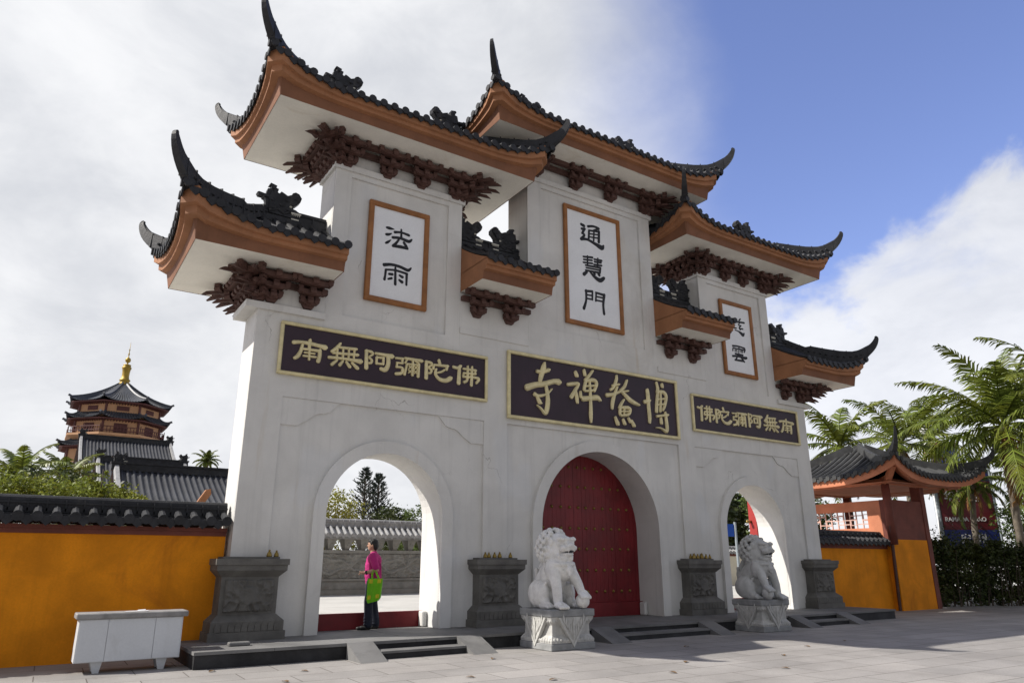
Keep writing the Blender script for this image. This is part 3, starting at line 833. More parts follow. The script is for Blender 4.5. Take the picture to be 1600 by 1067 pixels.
def roof(x0, x1, zs, hl, hr, wall_x, fronts, corners, beasts, tile=TILE, over=None, x_lim=None):
    """one tiled roof: eave mouldings, soffit, tiles, ridge, hips with horns, beasts, beam and brackets"""
    o = .24
    X0, X1, Y0, Y1 = x0 - (o if hl else 0), x1 + (o if hr else 0), YF - o, YB + o
    ze, Hh, half = zs + .455, .98, (Y1 - Y0) / 2
    RI = .42

    def dside(x):
        d = 99.0
        if hl:
            d = min(d, x - X0)
        if hr:
            d = min(d, X1 - x)
        return d

    def rise(ds, df):
        return RI * max(0, 1 - max(ds, 0) / 1.6) ** 2 * max(0, 1 - max(df, 0) / 1.6) ** 2

    def surf(x, y, up=0.0):
        df, ds = min(y - Y0, Y1 - y), dside(x)
        t = max(0, min(min(df, ds) / half, 1))
        r = rise(ds, df)
        k = .10 * r / RI
        sx_ = -1 if (hl and (not hr or x < (X0 + X1) / 2)) else 1
        sy_ = -1 if y < YC else 1
        return Vector((x + sx_ * k, y + sy_ * k, ze + Hh * (.70 * t + .30 * t * t) + r + up))

    # ---- tiles (root part)
    mb = MB()
    nx, ny = max(8, int((X1 - X0) / .2)), 20
    gx = [X0 + (X1 - X0) * i / nx for i in range(nx + 1)]
    gy = [Y0 + (Y1 - Y0) * j / ny for j in range(ny + 1)]
    mb.add([surf(x, y) for y in gy for x in gx], [(j * (nx + 1) + i, j * (nx + 1) + i + 1, (j + 1) * (nx + 1) + i + 1, (j + 1) * (nx + 1) + i) for j in range(ny) for i in range(nx)])

    def course(p_fn, length, out, along):
        """one barrel row: half pipe from the eave up; round end tile and a drip tile beside it"""
        N = max(2, int(length / .25))
        vs = []
        for i in range(N + 1):
            c = p_fn(length * i / N - (.05 if i == 0 else 0))
            for a in range(6):
                an = pi * a / 5
                vs.append(c + along * (cos(an) * TR) + Vector((0, 0, sin(an) * TR * 1.15)))
        mb.add(vs, [(i * 6 + a, i * 6 + a + 1, (i + 1) * 6 + a + 1, (i + 1) * 6 + a) for i in range(N) for a in range(5)])
        c = p_fn(-.055) + Vector((0, 0, .008))
        R = TR * 1.32
        ring = [c + along * (cos(2 * pi * a / 10) * R) + Vector((0, 0, sin(2 * pi * a / 10) * R)) for a in range(10)]
        ring2 = [q - out * .05 for q in ring]
        mb.add(ring + ring2, [tuple(range(10))] + [(a, (a + 1) % 10, 10 + (a + 1) % 10, 10 + a) for a in range(10)])

    def drip(p, out, along):
        pts = [(-.115, .02), (-.10, -.045), (-.05, -.085), (0, -.13), (.05, -.085), (.10, -.045), (.115, .02)]
        a = [p + out * .03 + along * u + Vector((0, 0, v)) for u, v in pts]
        b = [q - out * .03 for q in a]
        n = len(a)
        mb.add(a + b, [tuple(range(n)), tuple(range(2 * n - 1, n - 1, -1))] + [(i, (i + 1) % n, n + (i + 1) % n, n + i) for i in range(n)])

    n = max(3, round((X1 - X0 - .1) / TSP))
    sp = (X1 - X0 - .1) / n
    for i in range(n + 1):
        x = X0 + .05 + sp * i
        L = min(half, max(dside(x), .12)) if dside(x) < 90 else half
        for sy_, ye in ((1, Y0), (-1, Y1)):
            course(lambda d: surf(x, ye + sy_ * max(d, 0), .0) + Vector((0, sy_ * min(d, 0), 0)), L, Vector((0, -sy_, 0)), Vector((1, 0, 0)))
            if i < n:
                drip(surf(x + sp / 2, ye), Vector((0, -sy_, 0)), Vector((1, 0, 0)))
    for flag, xe, sx_ in ((hl, X0, 1), (hr, X1, -1)):
        if not flag:
            continue
        m = round((Y1 - Y0 - .1) / TSP)
        sq = (Y1 - Y0 - .1) / m
        for i in range(m + 1):
            y = Y0 + .05 + sq * i
            L = max(.12, min(half, y - Y0, Y1 - y))
            course(lambda d: surf(xe + sx_ * max(d, 0), y) + Vector((sx_ * min(d, 0), 0, 0)), L, Vector((-sx_, 0, 0)), Vector((0, 1, 0)))
            if i < m:
                drip(surf(xe, y + sq / 2), Vector((-sx_, 0, 0)), Vector((0, 1, 0)))
    rt = mb.build('roof', tile, gate)

    # ---- moulded eave boards
    mb = MB()

    def run(pts):
        """pts: (x, y, nx, ny) along the soffit edge"""
        vs = []
        for x, y, nx_, ny_ in pts:
            cor = abs(nx_) > .01 and abs(ny_) > .01
            cx_ = max(dside(x) - (0 if cor else 0), 0)
            cy_ = min(y - YF, YB - y) + o
            if cor:
                cx_ = cy_ = 0
            r = RI * max(0, 1 - (cx_ if abs(ny_) > .5 or cor else 0) / 1.6) ** 2 * max(0, 1 - (cy_ if abs(nx_) > .5 and not cor else 0) / 1.6) ** 2 * .97
            for u, h in PROF:
                f = 1 + .62 * r / RI
                vs.append((x + nx_ * u * f, y + ny_ * u * f, zs + h * (1 + r / .45)))
        K = len(PROF)
        for k in range(K - 1):
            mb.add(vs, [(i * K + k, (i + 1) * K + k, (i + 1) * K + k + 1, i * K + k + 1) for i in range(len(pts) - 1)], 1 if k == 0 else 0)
    N = 24
    fx = [x0 + (x1 - x0) * i / N for i in range(N + 1)]
    CH = .30
    mk = lambda x, i: (-CH if (hl and i == 0) else (CH if (hr and i == N) else 0))
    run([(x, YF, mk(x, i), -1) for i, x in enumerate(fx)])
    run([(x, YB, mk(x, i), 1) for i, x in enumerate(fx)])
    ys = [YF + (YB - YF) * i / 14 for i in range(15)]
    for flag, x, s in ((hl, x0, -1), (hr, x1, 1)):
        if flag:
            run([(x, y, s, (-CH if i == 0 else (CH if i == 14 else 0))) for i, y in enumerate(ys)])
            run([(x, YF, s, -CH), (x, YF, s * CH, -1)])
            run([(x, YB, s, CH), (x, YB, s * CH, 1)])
        else:
            # the flat painted end of a roof that stops against a tower
            left = [(YF - u, zs + h) for u, h in PROF]
            right = [(YB + u, zs + h) for u, h in PROF]
            slope = []
            for k in range(13):
                y = Y0 + (Y1 - Y0) * k / 12
                tt = min(y - Y0, Y1 - y) / half
                slope.append((y, ze + Hh * (.70 * tt + .30 * tt * tt) - .02))
            poly = left + slope + right[::-1]
            mb.add([(x, y, z) for y, z in poly], [tuple(range(len(poly)))])
    fa = fix_normals(mb.build('eave_moulding', [OCHRE, OCHRE_SHADE], rt))
    mb = MB()
    mb.box(x0 + .012, x1 - .012, YF + .012, YB - .012, zs + .006, zs + .05)
    mb.build('soffit', SOFFIT, rt)

    # ---- ridge
    zr = ze + Hh - .02
    ra = X0 + half if hl else x0 + .004
    rb = X1 - half if hr else x1 - .004
    mb = MB()
    mb.box(ra - .05, rb + .05, YC - .10, YC + .10, zr - .05, zr + .07) if False else mb.box(ra, rb, YC - .10, YC + .10, zr - .05, zr + .07)
    mb.box(ra, rb, YC - .06, YC + .06, zr + .07, zr + .20)
    mb.box(ra, rb, YC - .085, YC + .085, zr + .20, zr + .235)
    mb.tube([(ra, YC, zr + .255), (rb, YC, zr + .255)], .05, 8)
    k = ra + .15
    while k < rb - .1:
        mb.box(k - .012, k + .012, YC - .088, YC + .088, zr + .06, zr + .262)
        k += .42
    mb.build('ridge', tile, rt)
    # ---- hips ending in horns
    for flag, xc, xr, sx_ in ((hl, X0, ra, -1), (hr, X1, rb, 1)):
        if not flag:
            continue
        for yc_, sy_ in ((Y0, -1), (Y1, 1)):
            d = Vector((sx_, sy_, 0)).normalized()
            side = Vector((-d.y, d.x, 0))
            pts, sz = [], []
            for i in range(15):
                q = i / 14
                x = xr + (xc - xr) * q
                y = YC + (yc_ - YC) * q
                p = surf(x, y, -.01)
                lift = .10 * max(0, (q - .42) / .58) ** 1.5
                pts.append(p)
                sz.append((.16, .23 + lift))
            c = pts[-1].copy()
            TOPC = [(-1.71, .51), (-1.2, .37), (-.77, .275), (-.45, .235), (-.25, .25), (-.08, .325), (.1, .42)]

            def topz(s):
                for (s0, z0), (s1, z1) in zip(TOPC[:-1], TOPC[1:]):
                    if s0 <= s <= s1:
                        return z0 + (z1 - z0) * (s - s0) / (s1 - s0)
                return -9.0
            O = [(.05, .085), (.15, .17), (.235, .255), (.31, .35), (.375, .46), (.415, .565), (.435, .65), (.43, .71), (.40, .75), (.36, .765)]
            I = [(-.07, .33), (.055, .39), (.15, .445), (.225, .515), (.28, .59), (.32, .655), (.34, .695), (.343, .715), (.337, .732), (.33, .742)]
            W = [.155, .15, .14, .13, .115, .10, .085, .07, .06, .05]
            mb = MB()
            vs, tops = [], []
            up = Vector((0, 0, 1))
            for p in pts:
                s = -Vector((p.x - c.x, p.y - c.y)).length
                if s > -.19 and p is not pts[-1]:
                    continue
                if p is pts[-1]:
                    lo, hi = c + d * -.03, c + d * -.19 + up * topz(-.19)
                else:
                    lo, hi = p, Vector((p.x, p.y, max(p.z + .25, c.z + topz(s))))
                wd = .16
                tops.append(hi)
                vs += [lo - side * wd / 2, lo + side * wd / 2, hi + side * wd * .42, hi - side * wd * .42]
            for (os_, oz), (is_, iz), wd in zip(O, I, W):
                lo, hi = c + d * os_ + up * oz, c + d * is_ + up * iz
                tops.append(hi)
                vs += [lo - side * wd / 2, lo + side * wd / 2, hi + side * wd * .42, hi - side * wd * .42]
            n = len(vs) // 4
            mb.add(vs, [(i * 4 + k, i * 4 + (k + 1) % 4, (i + 1) * 4 + (k + 1) % 4, (i + 1) * 4 + k) for i in range(n - 1) for k in range(4)] + [(3, 2, 1, 0), tuple((n - 1) * 4 + k for k in range(4))])
            # rounded cap line, raised lower band and joints
            mb.tube(tops[:-2], [.052] * (n - 8) + [.045, .04, .03, .025, .02, .015], 6)
            for i in range(1, n - 9, 2):
                p, q = Vector(vs[i * 4]), Vector(vs[i * 4 + 3])
                m0 = (Vector(vs[i * 4]) + Vector(vs[i * 4 + 1])) / 2
                m1 = tops[i]
                mb.beam([m0 - d * .012, m0 + d * .012], side, [(.185, (m1 - m0).length + .05)] * 2)
            for sg in (-1, 1):
                for i in range(n - 11):
                    a0 = Vector(vs[i * 4 + (1 if sg > 0 else 0)]).lerp(Vector(vs[i * 4 + (2 if sg > 0 else 3)]), .55)
                    a1 = Vector(vs[i * 4 + 4 + (1 if sg > 0 else 0)]).lerp(Vector(vs[i * 4 + 4 + (2 if sg > 0 else 3)]), .55)
                    mb.ball(a0.lerp(a1, .5), (.045, .045, .03), 1)
            fix_normals(mb.build('hip_horn', tile, rt))
    # ---- beasts on the ridge
    for bx, s in beasts:
        b = place('ridge_beast', BEAST, (bx, YC, zr + .05), rt)
        b.scale = (s, 1, 1)
    # ---- beam and brackets under the soffit
    wx0, wx1 = wall_x
    for name, e, za, zb in (('eave_beam', .33, .11, .0), ('wall_plate', .13, .22, .112)):
        a = wx0 - (e if hl else 0)
        b = wx1 + (e if hr else 0)
        z0, z1 = zs - za, zs - zb + (.004 if zb == 0 else 0)
        bars = [(a, b, -e, -e + .12), (a, b, T + e - .12, T + e)]
        if hl:
            bars.append((a, a + .12, -e + .121, T + e - .121))
        if hr:
            bars.append((b - .12, b, -e + .121, T + e - .121))
        for q in bars:
            mb = MB()
            mb.box(q[0], q[1], q[2], q[3], z0, z1)
            mb.build(name, BRACK, rt)
    zb = zs - .53
    for x in fronts:
        place('bracket', BRK, (x, .0, zb), rt)
        place('bracket', BRK, (x, T, zb), rt, pi)
    for flag, x, s in ((hl, wx0, -1), (hr, wx1, 1)):
        if flag:
            place('bracket', BRK, (x, T / 2, zb), rt, -s * -pi / 2)
            for y, sy_ in ((0.0, -1), (T, 1)):
                ang = atan2(s * 1.0, -sy_ * 1.0)      # local -y is outward
                place('corner_bracket', BRKD, (x - s * .02, y - sy_ * .02, zb), rt, ang)
                place('bracket', BRK, (x - s * .22, y, zb), rt, 0 if sy_ < 0 else pi)
                place('bracket', BRK, (x, y - sy_ * .22, zb), rt, s * pi / 2)
    return rt


# frieze walls are part of the wall; the seven roofs, outer low pair first
roof(-9.90, -7.186, 6.83, True, False, (-8.5, -7.19), [-7.55], None, [(-8.12, 1)])
roof(7.186, 9.90, 6.83, False, True, (7.19, 8.5), [7.55], None, [(8.12, -1)])
roof(-4.044, -2.146, 7.40, False, False, (-4.04, -2.15), [-3.62, -2.72], None, [(-3.62, 1), (-2.62, -1)])
roof(2.146, 4.044, 7.40, False, False, (2.15, 4.04), [2.60, 3.52], None, [(2.62, 1), (3.62, -1)])
roof(-8.75, -2.62, 10.25, True, True, (-7.18, -4.05), [-6.02, -5.18], None, [(-6.95, 1), (-4.40, -1)])
roof(2.62, 8.75, 10.25, True, True, (4.05, 7.18), [5.18, 6.02], None, [(4.40, 1), (6.95, -1)])
roof(-3.62, 3.62, 11.62, True, True, (-2.14, 2.14), [-.62, .62], None, [(-1.75, 1), (1.75, -1)], tile=TILE)

# ------------------------------------------------------------ pedestals of the pilasters
def swirl(s, t):
    p = Vector((s * 4.2, t * 2.6, 3.3))
    a = noise.turbulence_vector(p * .6, 3, False)
    q = p + a * .9
    r = 1 - abs(noise.noise(q * 1.25)) * 2
    c = max(0, 1 - ((s - .5) / .22) ** 2 - ((t - .5) / .3) ** 2)
    return .012 + .050 * max(0, r) * (1 - c) + .045 * c ** .5


for k, x in enumerate((-8.17, -3.09, 3.06, 8.15)):
    mb = MB()
    y1 = T + .30
    h = .60

    def R(e, y):
        return (x - h - e, x + h + e, y, y1 + (-.30 - y) * 1.0)
    mb.box(x - h - .03, x + h + .03, -.38, y1 + .03, PZ, PZ + .14)
    mb.box(x - h, x + h, -.35, y1, PZ + .14, PZ + .30)
    mb.frustum((x - h, x + h, -.35, y1), (x - h + .12, x + h - .12, -.23, y1 - .12), PZ + .30, PZ + .41)
    mb.box(x - h + .12, x + h - .12, -.23, y1 - .12, PZ + .41, PZ + 1.01)
    mb.frustum((x - h + .12, x + h - .12, -.23, y1 - .12), (x - h + .01, x + h - .01, -.34, y1 - .01), PZ + 1.01, PZ + 1.12)
    mb.box(x - h + .01, x + h - .01, -.34, y1 - .01, PZ + 1.12, PZ + 1.20)
    mb.box(x - h - .015, x + h + .015, -.365, y1 + .015, PZ + 1.21, PZ + 1.31)
    mb.box(x - h + .005, x + h - .005, -.345, y1 - .005, PZ + 1.20, PZ + 1.21)
    mb.box(x - h + .12, x + h - .12, -.20, y1 - .12, PZ + 1.31, PZ + 1.345)
    # lotus petals round the foot
    n = 10
    for i in range(n):
        px = x - h + .06 + (2 * h - .12) * (i + .5) / n
        wv = (2 * h - .12) / n * .44
        mb.prism([(px - wv, PZ + .15), (px + wv, PZ + .15), (px + wv, PZ + .235), (px + wv * .6, PZ + .275), (px, PZ + .292), (px - wv * .6, PZ + .275), (px - wv, PZ + .235)], -.362, -.349, lambda u, v, d: (u, d, v))
    pd = fix_normals(mb.build('pedestal', GREYST, gate))
    mb = MB()
    grid_relief(mb, (x - h + .19, -.229, PZ + .45), (2 * h - .38, 0, 0), (0, 0, .52), 64, 36, swirl, (0, -1, 0))
    o = mb.build('carved_panel', GREYST, pd, True)

# ------------------------------------------------------------ red double door and thresholds
c, r, sp, _ = ARCH[1]
stud_mb = MB()
stud_mb.ball((0, 0, 0), (.028, .028, .028), 2)
stud_mb.tube([(0, .03, 0), (0, -.004, 0)], [.036, .036], 12)
STUD = stud_mb.mesh('door_stud', BRASS, smooth=True)
ROWS = [.75, 1.25, 1.75, 2.24, 2.74, 3.24, 3.73]
for s in (-1, 1):
    mb = MB()
    pw = .1312
    for i in range(14):
        a = s * (.004 + i * pw)
        b = s * (.004 + (i + 1) * pw - .004)
        a, b = min(a, b), max(a, b)
        za, zb = arch_z(a, c, r + .03, sp), arch_z(b, c, r + .03, sp)
        y = .80 + random.uniform(-.002, .002)
        mb.add([(a, y, .50), (b, y, .50), (b, y, zb), (a, y, za), (a, .86, .50), (b, .86, .50), (b, .86, zb), (a, .86, za)],
               [(0, 1, 2, 3), (7, 6, 5, 4), (0, 4, 5, 1), (1, 5, 6, 2), (2, 6, 7, 3), (3, 7, 4, 0)])
    leaf = mb.build('door_leaf', REDDOOR, gate)
    for z in ROWS:
        for k in range(6):
            x = s * (.12 + .272 * k)
            if arch_z(x, c, r, sp) > z + .12 and abs(x) < r - .1:
                place('door_stud', STUD, (x, .785, z), leaf)
mb = MB()
mb.box(-1.82, 1.82, .872, .885, PZ, 4.0)
mb.box(-1.815, 1.815, .70, .80, PZ, .497)
mb.build('door_threshold', REDDOOR, gate)
for cx in (-5.61, 5.61):
    mb = MB()
    mb.box(cx - 1.235, cx + 1.235, .70, .80, PZ, PZ + .30)
    mb.build('door_threshold', REDDOOR, gate)
for x in (-4.43, 1.74, -1.74, 6.79):
    mb = MB()
    mb.cbox(x - .055, x + .055, .50, .69, PZ, PZ + .30, .02)
    mb.build('jamb_stone', WHITE, gate)
# the one open leaf that shows behind the right arch
mb = MB()
mb.box(6.86, 6.92, .95, 1.22, PZ + .05, 4.1)
leaf = mb.build('door_leaf', mat('bright_red_door_paint', (.36, .035, .03), .5, .2, 1.5, .05, 30), gate)
for z in (1.62, 2.62):
    mb = MB()
    mb.tube([(6.86, 1.15, z), (6.72, 1.15, z)], [.04, .04], 10)
    mb.ball((6.70, 1.15, z), .045, 2)
    mb.build('door_knob', BRASS, leaf, True)

# ------------------------------------------------------------ writing
def strokes(mb, sts, cx, cz, y, rise, fat=1.12, flat=False):
    """brush strokes as raised ribs with rounded ends, lying on the plane y (front towards -y)"""
    for n, st in enumerate(sts):
        pts = [(st[i] + cx, st[i + 1] + cz, st[i + 2] * fat) for i in range(0, len(st), 3)]
        # resample with a smooth curve
        P = []
        m = len(pts)
        for i in range(m - 1):
            p0, p1, p2, p3 = pts[max(i - 1, 0)], pts[i], pts[i + 1], pts[min(i + 2, m - 1)]
            for k in range(4):
                t = k / 4
                P.append(tuple(.5 * ((2 * p1[j]) + (-p0[j] + p2[j]) * t + (2 * p0[j] - 5 * p1[j] + 4 * p2[j] - p3[j]) * t * t + (-p0[j] + 3 * p1[j] - 3 * p2[j] + p3[j]) * t ** 3) for j in range(3)))
        P.append(pts[-1])
        d0 = Vector((P[0][0] - P[1][0], P[0][1] - P[1][1])).normalized()
        d1 = Vector((P[-1][0] - P[-2][0], P[-1][1] - P[-2][1])).normalized()
        w0, w1 = P[0][2], P[-1][2]
        P = [(P[0][0] + d0.x * w0 * .42, P[0][1] + d0.y * w0 * .42, w0 * .35), (P[0][0] + d0.x * w0 * .25, P[0][1] + d0.y * w0 * .25, w0 * .8)] + P + \
            [(P[-1][0] + d1.x * w1 * .25, P[-1][1] + d1.y * w1 * .25, w1 * .8), (P[-1][0] + d1.x * w1 * .42, P[-1][1] + d1.y * w1 * .42, w1 * .35)]
        e = .0006 * n
        vs = []
        for i, (x, z, wd) in enumerate(P):
            a, b = P[max(i - 1, 0)], P[min(i + 1, len(P) - 1)]
            t = Vector((b[0] - a[0], b[1] - a[1]))
            t = t.normalized() if t.length > 1e-6 else Vector((1, 0))
            q = Vector((-t.y, t.x))
            hgt = rise if not flat else rise
            for u, h in ((-.5, -.004), (-.5, hgt * .35), (-.24, hgt), (.24, hgt), (.5, hgt * .35), (.5, -.004)):
                vs.append((x + q.x * wd * u, y - h - e, z + q.y * wd * u))
        K = 6
        N = len(P)
        mb.add(vs, [(i * K + k, i * K + k + 1, (i + 1) * K + k + 1, (i + 1) * K + k) for i in range(N - 1) for k in range(K - 1)] + [tuple(range(K)), tuple((N - 1) * K + k for k in range(K - 1, -1, -1))])


def board(name, label, group, x0, x1, z0, z1, yb, fw, board_mat, frame_mat, let_mat, sts_list, rise):
    cx, cz = (x0 + x1) / 2, (z0 + z1) / 2
    th = thing(name, label, 'sign' if name == 'name_board' else 'inscription', (cx, yb, z0), group)
    mb = MB()
    mb.box(x0 + fw * .5, x1 - fw * .5, yb - .035, yb - .002, z0 + fw * .5, z1 - fw * .5)
    if name == 'name_board':
        k = x0 + .62
        while k < x1 - .3:
            mb.box(k - .002, k + .002, yb - .036, yb - .03, z0 + fw, z1 - fw)
            k += .62
    mb.build('board' if name == 'name_board' else 'panel', board_mat, th)
    mb = MB()
    for a, b, c_, d in ((x0, x1, z0, z0 + fw), (x0, x1, z1 - fw, z1)):
        mb.cbox(a, b, yb - .085, yb - .003, c_, d, .018)
    for a, b in ((x0, x0 + fw), (x1 - fw, x1)):
        mb.cbox(a, b, yb - .082, yb - .004, z0 + fw * .8, z1 - fw * .8, .018)
    mb.build('frame', frame_mat, th)
    for sts, ox, oz in sts_list:
        mb = MB()
        strokes(mb, sts, ox, oz, yb - .0352, rise)
        fix_normals(mb.build('character', let_mat, th))
    return th


SIDE = LETTERS['side']
ORDER = ['nan', 'wu', 'a', 'mi', 'tuo', 'fo']
board('name_board', 'plum board with six gold characters above the left arch where a person stands', 'plum name boards with gilded characters',
      -8.04, -3.32, 4.876, 5.942, -.004, .07, PLUM, GOLD, GOLD, [(SIDE[k][1], SIDE[k][0], 5.41) for k in ORDER], .03)
board('name_board', 'plum board with six gold characters above the small right arch behind the grey lion', 'plum name boards with gilded characters',
      3.32, 8.04, 4.876, 5.942, -.004, .07, PLUM, GOLD, GOLD, [(SIDE[k][1], -SIDE[k][0], 5.41) for k in ORDER], .03)
board('name_board', 'large central plum board with four running-script gold characters over the closed red door', 'plum name boards with gilded characters',
      -2.78, 2.78, 4.58, 6.206, -.004, .085, PLUM, GOLD, GOLD, [(LETTERS['main'][p:q], 0, 5.66) for p, q in ((0, 6), (6, 18), (18, 34), (34, 46))], .045)
board('inscription_panel', 'brown framed white panel with two black characters, the lower one rain, on the left tower', 'white panels with black characters',
      -6.38, -4.905, 6.74, 9.10, .046, .12, PANELW, TIMBER, INK, [(LETTERS['lp'][p:q], -5.6, 7.91) for p, q in ((0, 9), (9, 18))], .008)
board('inscription_panel', 'tall brown framed white panel with three black characters on the middle tower', 'white panels with black characters',
      -.985, .985, 7.23, 10.60, .046, .12, PANELW, TIMBER, INK, [(LETTERS['cp'][p:q], 0, 8.92) for p, q in ((0, 13), (13, 29), (29, 39))], .008)
board('inscription_panel', 'brown framed white panel on the right tower, half hidden by a small roof', 'white panels with black characters',
      4.905, 6.38, 6.74, 9.10, .046, .12, PANELW, TIMBER, INK, [(LETTERS['rp'][p:q], 5.6, 7.91) for p, q in ((14, 25), (0, 14))], .008)

# ------------------------------------------------------------ little brass bells left on the pedestals
bm_ = MB()
bm_.lathe((0, 0, 0), [(.045, 0), (.05, .012), (.047, .03), (.040, .062), (.026, .088), (.012, .098)], 12)
bm_.lathe((0, 0, .092), [(.012, 0), (.02, .012), (.02, .024), (.008, .036)], 8)
BELL = bm_.mesh('brass_bell', BRASS, smooth=True)
PT = PZ + 1.345
WHERE = ['leftmost pedestal', 'pedestal left of the red door', 'pedestal right of the red door']
for k, (px, xs_) in enumerate(((-8.17, (.30, .44)), (-3.09, (-.30, -.18, -.07, .09, .33)), (3.06, (-.20, -.12, -.05, -.16, .10, .18, .26, .22, .40)))):
    for i, dx in enumerate(xs_):
        yy = -.15 + (.05 if i % 2 else 0) + (.09 if i in (3, 7) and k == 2 else 0)
        o = bpy.data.objects.new('brass_bell', BELL)
        link(o)
        o.location = (px + dx, yy, PT)
        s = random.uniform(.88, 1.1)
        o.scale = (s, s, s)
        o.rotation_euler = (0, 0, random.uniform(0, 6))
        tag(o, 'small brass bell standing on top of the ' + WHERE[k], 'bell', 'brass bells on the pedestals')

# ------------------------------------------------------------ stone lions on carved pedestals
def lion_pedestal(cx, cy, sxx, syy, label):
    th = thing('lion_pedestal', label, 'pedestal', (cx, cy, GZ), 'carved granite pedestals of the lions')
    a, b = sxx / 2, syy / 2

    def rect(e):
        return (cx - a + e, cx + a - e, cy - b + e, cy + b - e)
    mb = MB()
    mb.cbox(cx - a, cx + a, cy - b, cy + b, GZ, GZ + .115, .012)
    mb.build('plinth_slab', MATS.get('grey_granite_slab') or mat('grey_granite_slab', (.27, .275, .275), .75, .2, 5, .2, 60, stain=((.12, .125, .12), .4)), th)
    mb = MB()
    mb.frustum(rect(.02), rect(.015), GZ + .12, GZ + .17)
    mb.frustum(rect(.015), rect(.075), GZ + .17, GZ + .25)
    mb.frustum(rect(.075), rect(.08), GZ + .25, GZ + .42)
    mb.frustum(rect(.08), rect(.03), GZ + .42, GZ + .50)
    mb.frustum(rect(.03), rect(.02), GZ + .50, GZ + .555)
    mb.build('base', PALEST, th)
    mb = MB()
    mb.cbox(cx - a, cx + a, cy - b, cy + b, GZ + .556, GZ + .68, .012)
    mb.build('top_slab', mat('grey_granite_slab', (.27, .275, .275), .75, .2, 5, .2, 60, stain=((.12, .125, .12), .4)) if 'grey_granite_slab' not in MATS else MATS['grey_granite_slab'], th)
    for n, (ox, oy, ux, uy, L) in enumerate(((cx, cy - b, 1, 0, sxx), (cx - a, cy, 0, -1, syy), (cx, cy + b, -1, 0, sxx), (cx + a, cy, 0, 1, syy))):
        nx_, ny_ = uy, -ux
        f = lambda u, v, d: (ox + ux * u + nx_ * d, oy + uy * u + ny_ * d, GZ + v)
        mb = MB()
        hw = L * .34
        mb.prism([(-hw, .55), (0, .05), (hw, .55)], -.06, -.004, f)
        # raised borders and leaves on the cloth
        for s in (-1, 1):
            mb.prism([(s * hw, .55), (s * (hw - .05), .55), (0, .12), (0, .05)][::s], -.004, .012, f)
            for i in range(4):
                u0 = s * (.03 + .055 * i)
                v0 = .24 + .055 * i
                mb.prism([(u0, v0), (u0 + s * .05, v0 + .10), (u0 + s * .04, v0 + .20), (u0 + s * .005, v0 + .12)][::s], -.004, .008 + .003 * i, f)
        mb.prism([(-.015, .18), (.015, .18), (.022, .45), (0, .53), (-.022, .45)], -.004, .014, f)
        fix_normals(mb.build('hanging_cloth', PALEST, th))
        # row of petals along the foot and the neck
        mb = MB()
        m = 12
        for i in range(m):
            u = -L / 2 + .05 + (L - .1) * (i + .5) / m
            mb.ball(f(u, .165, -.035), (.035, .035, .05), 1)
            mb.ball(f(u, .49, -.05), (.034, .034, .04), 1)
        mb.build('petal_row', PALEST, th, True)
    return th


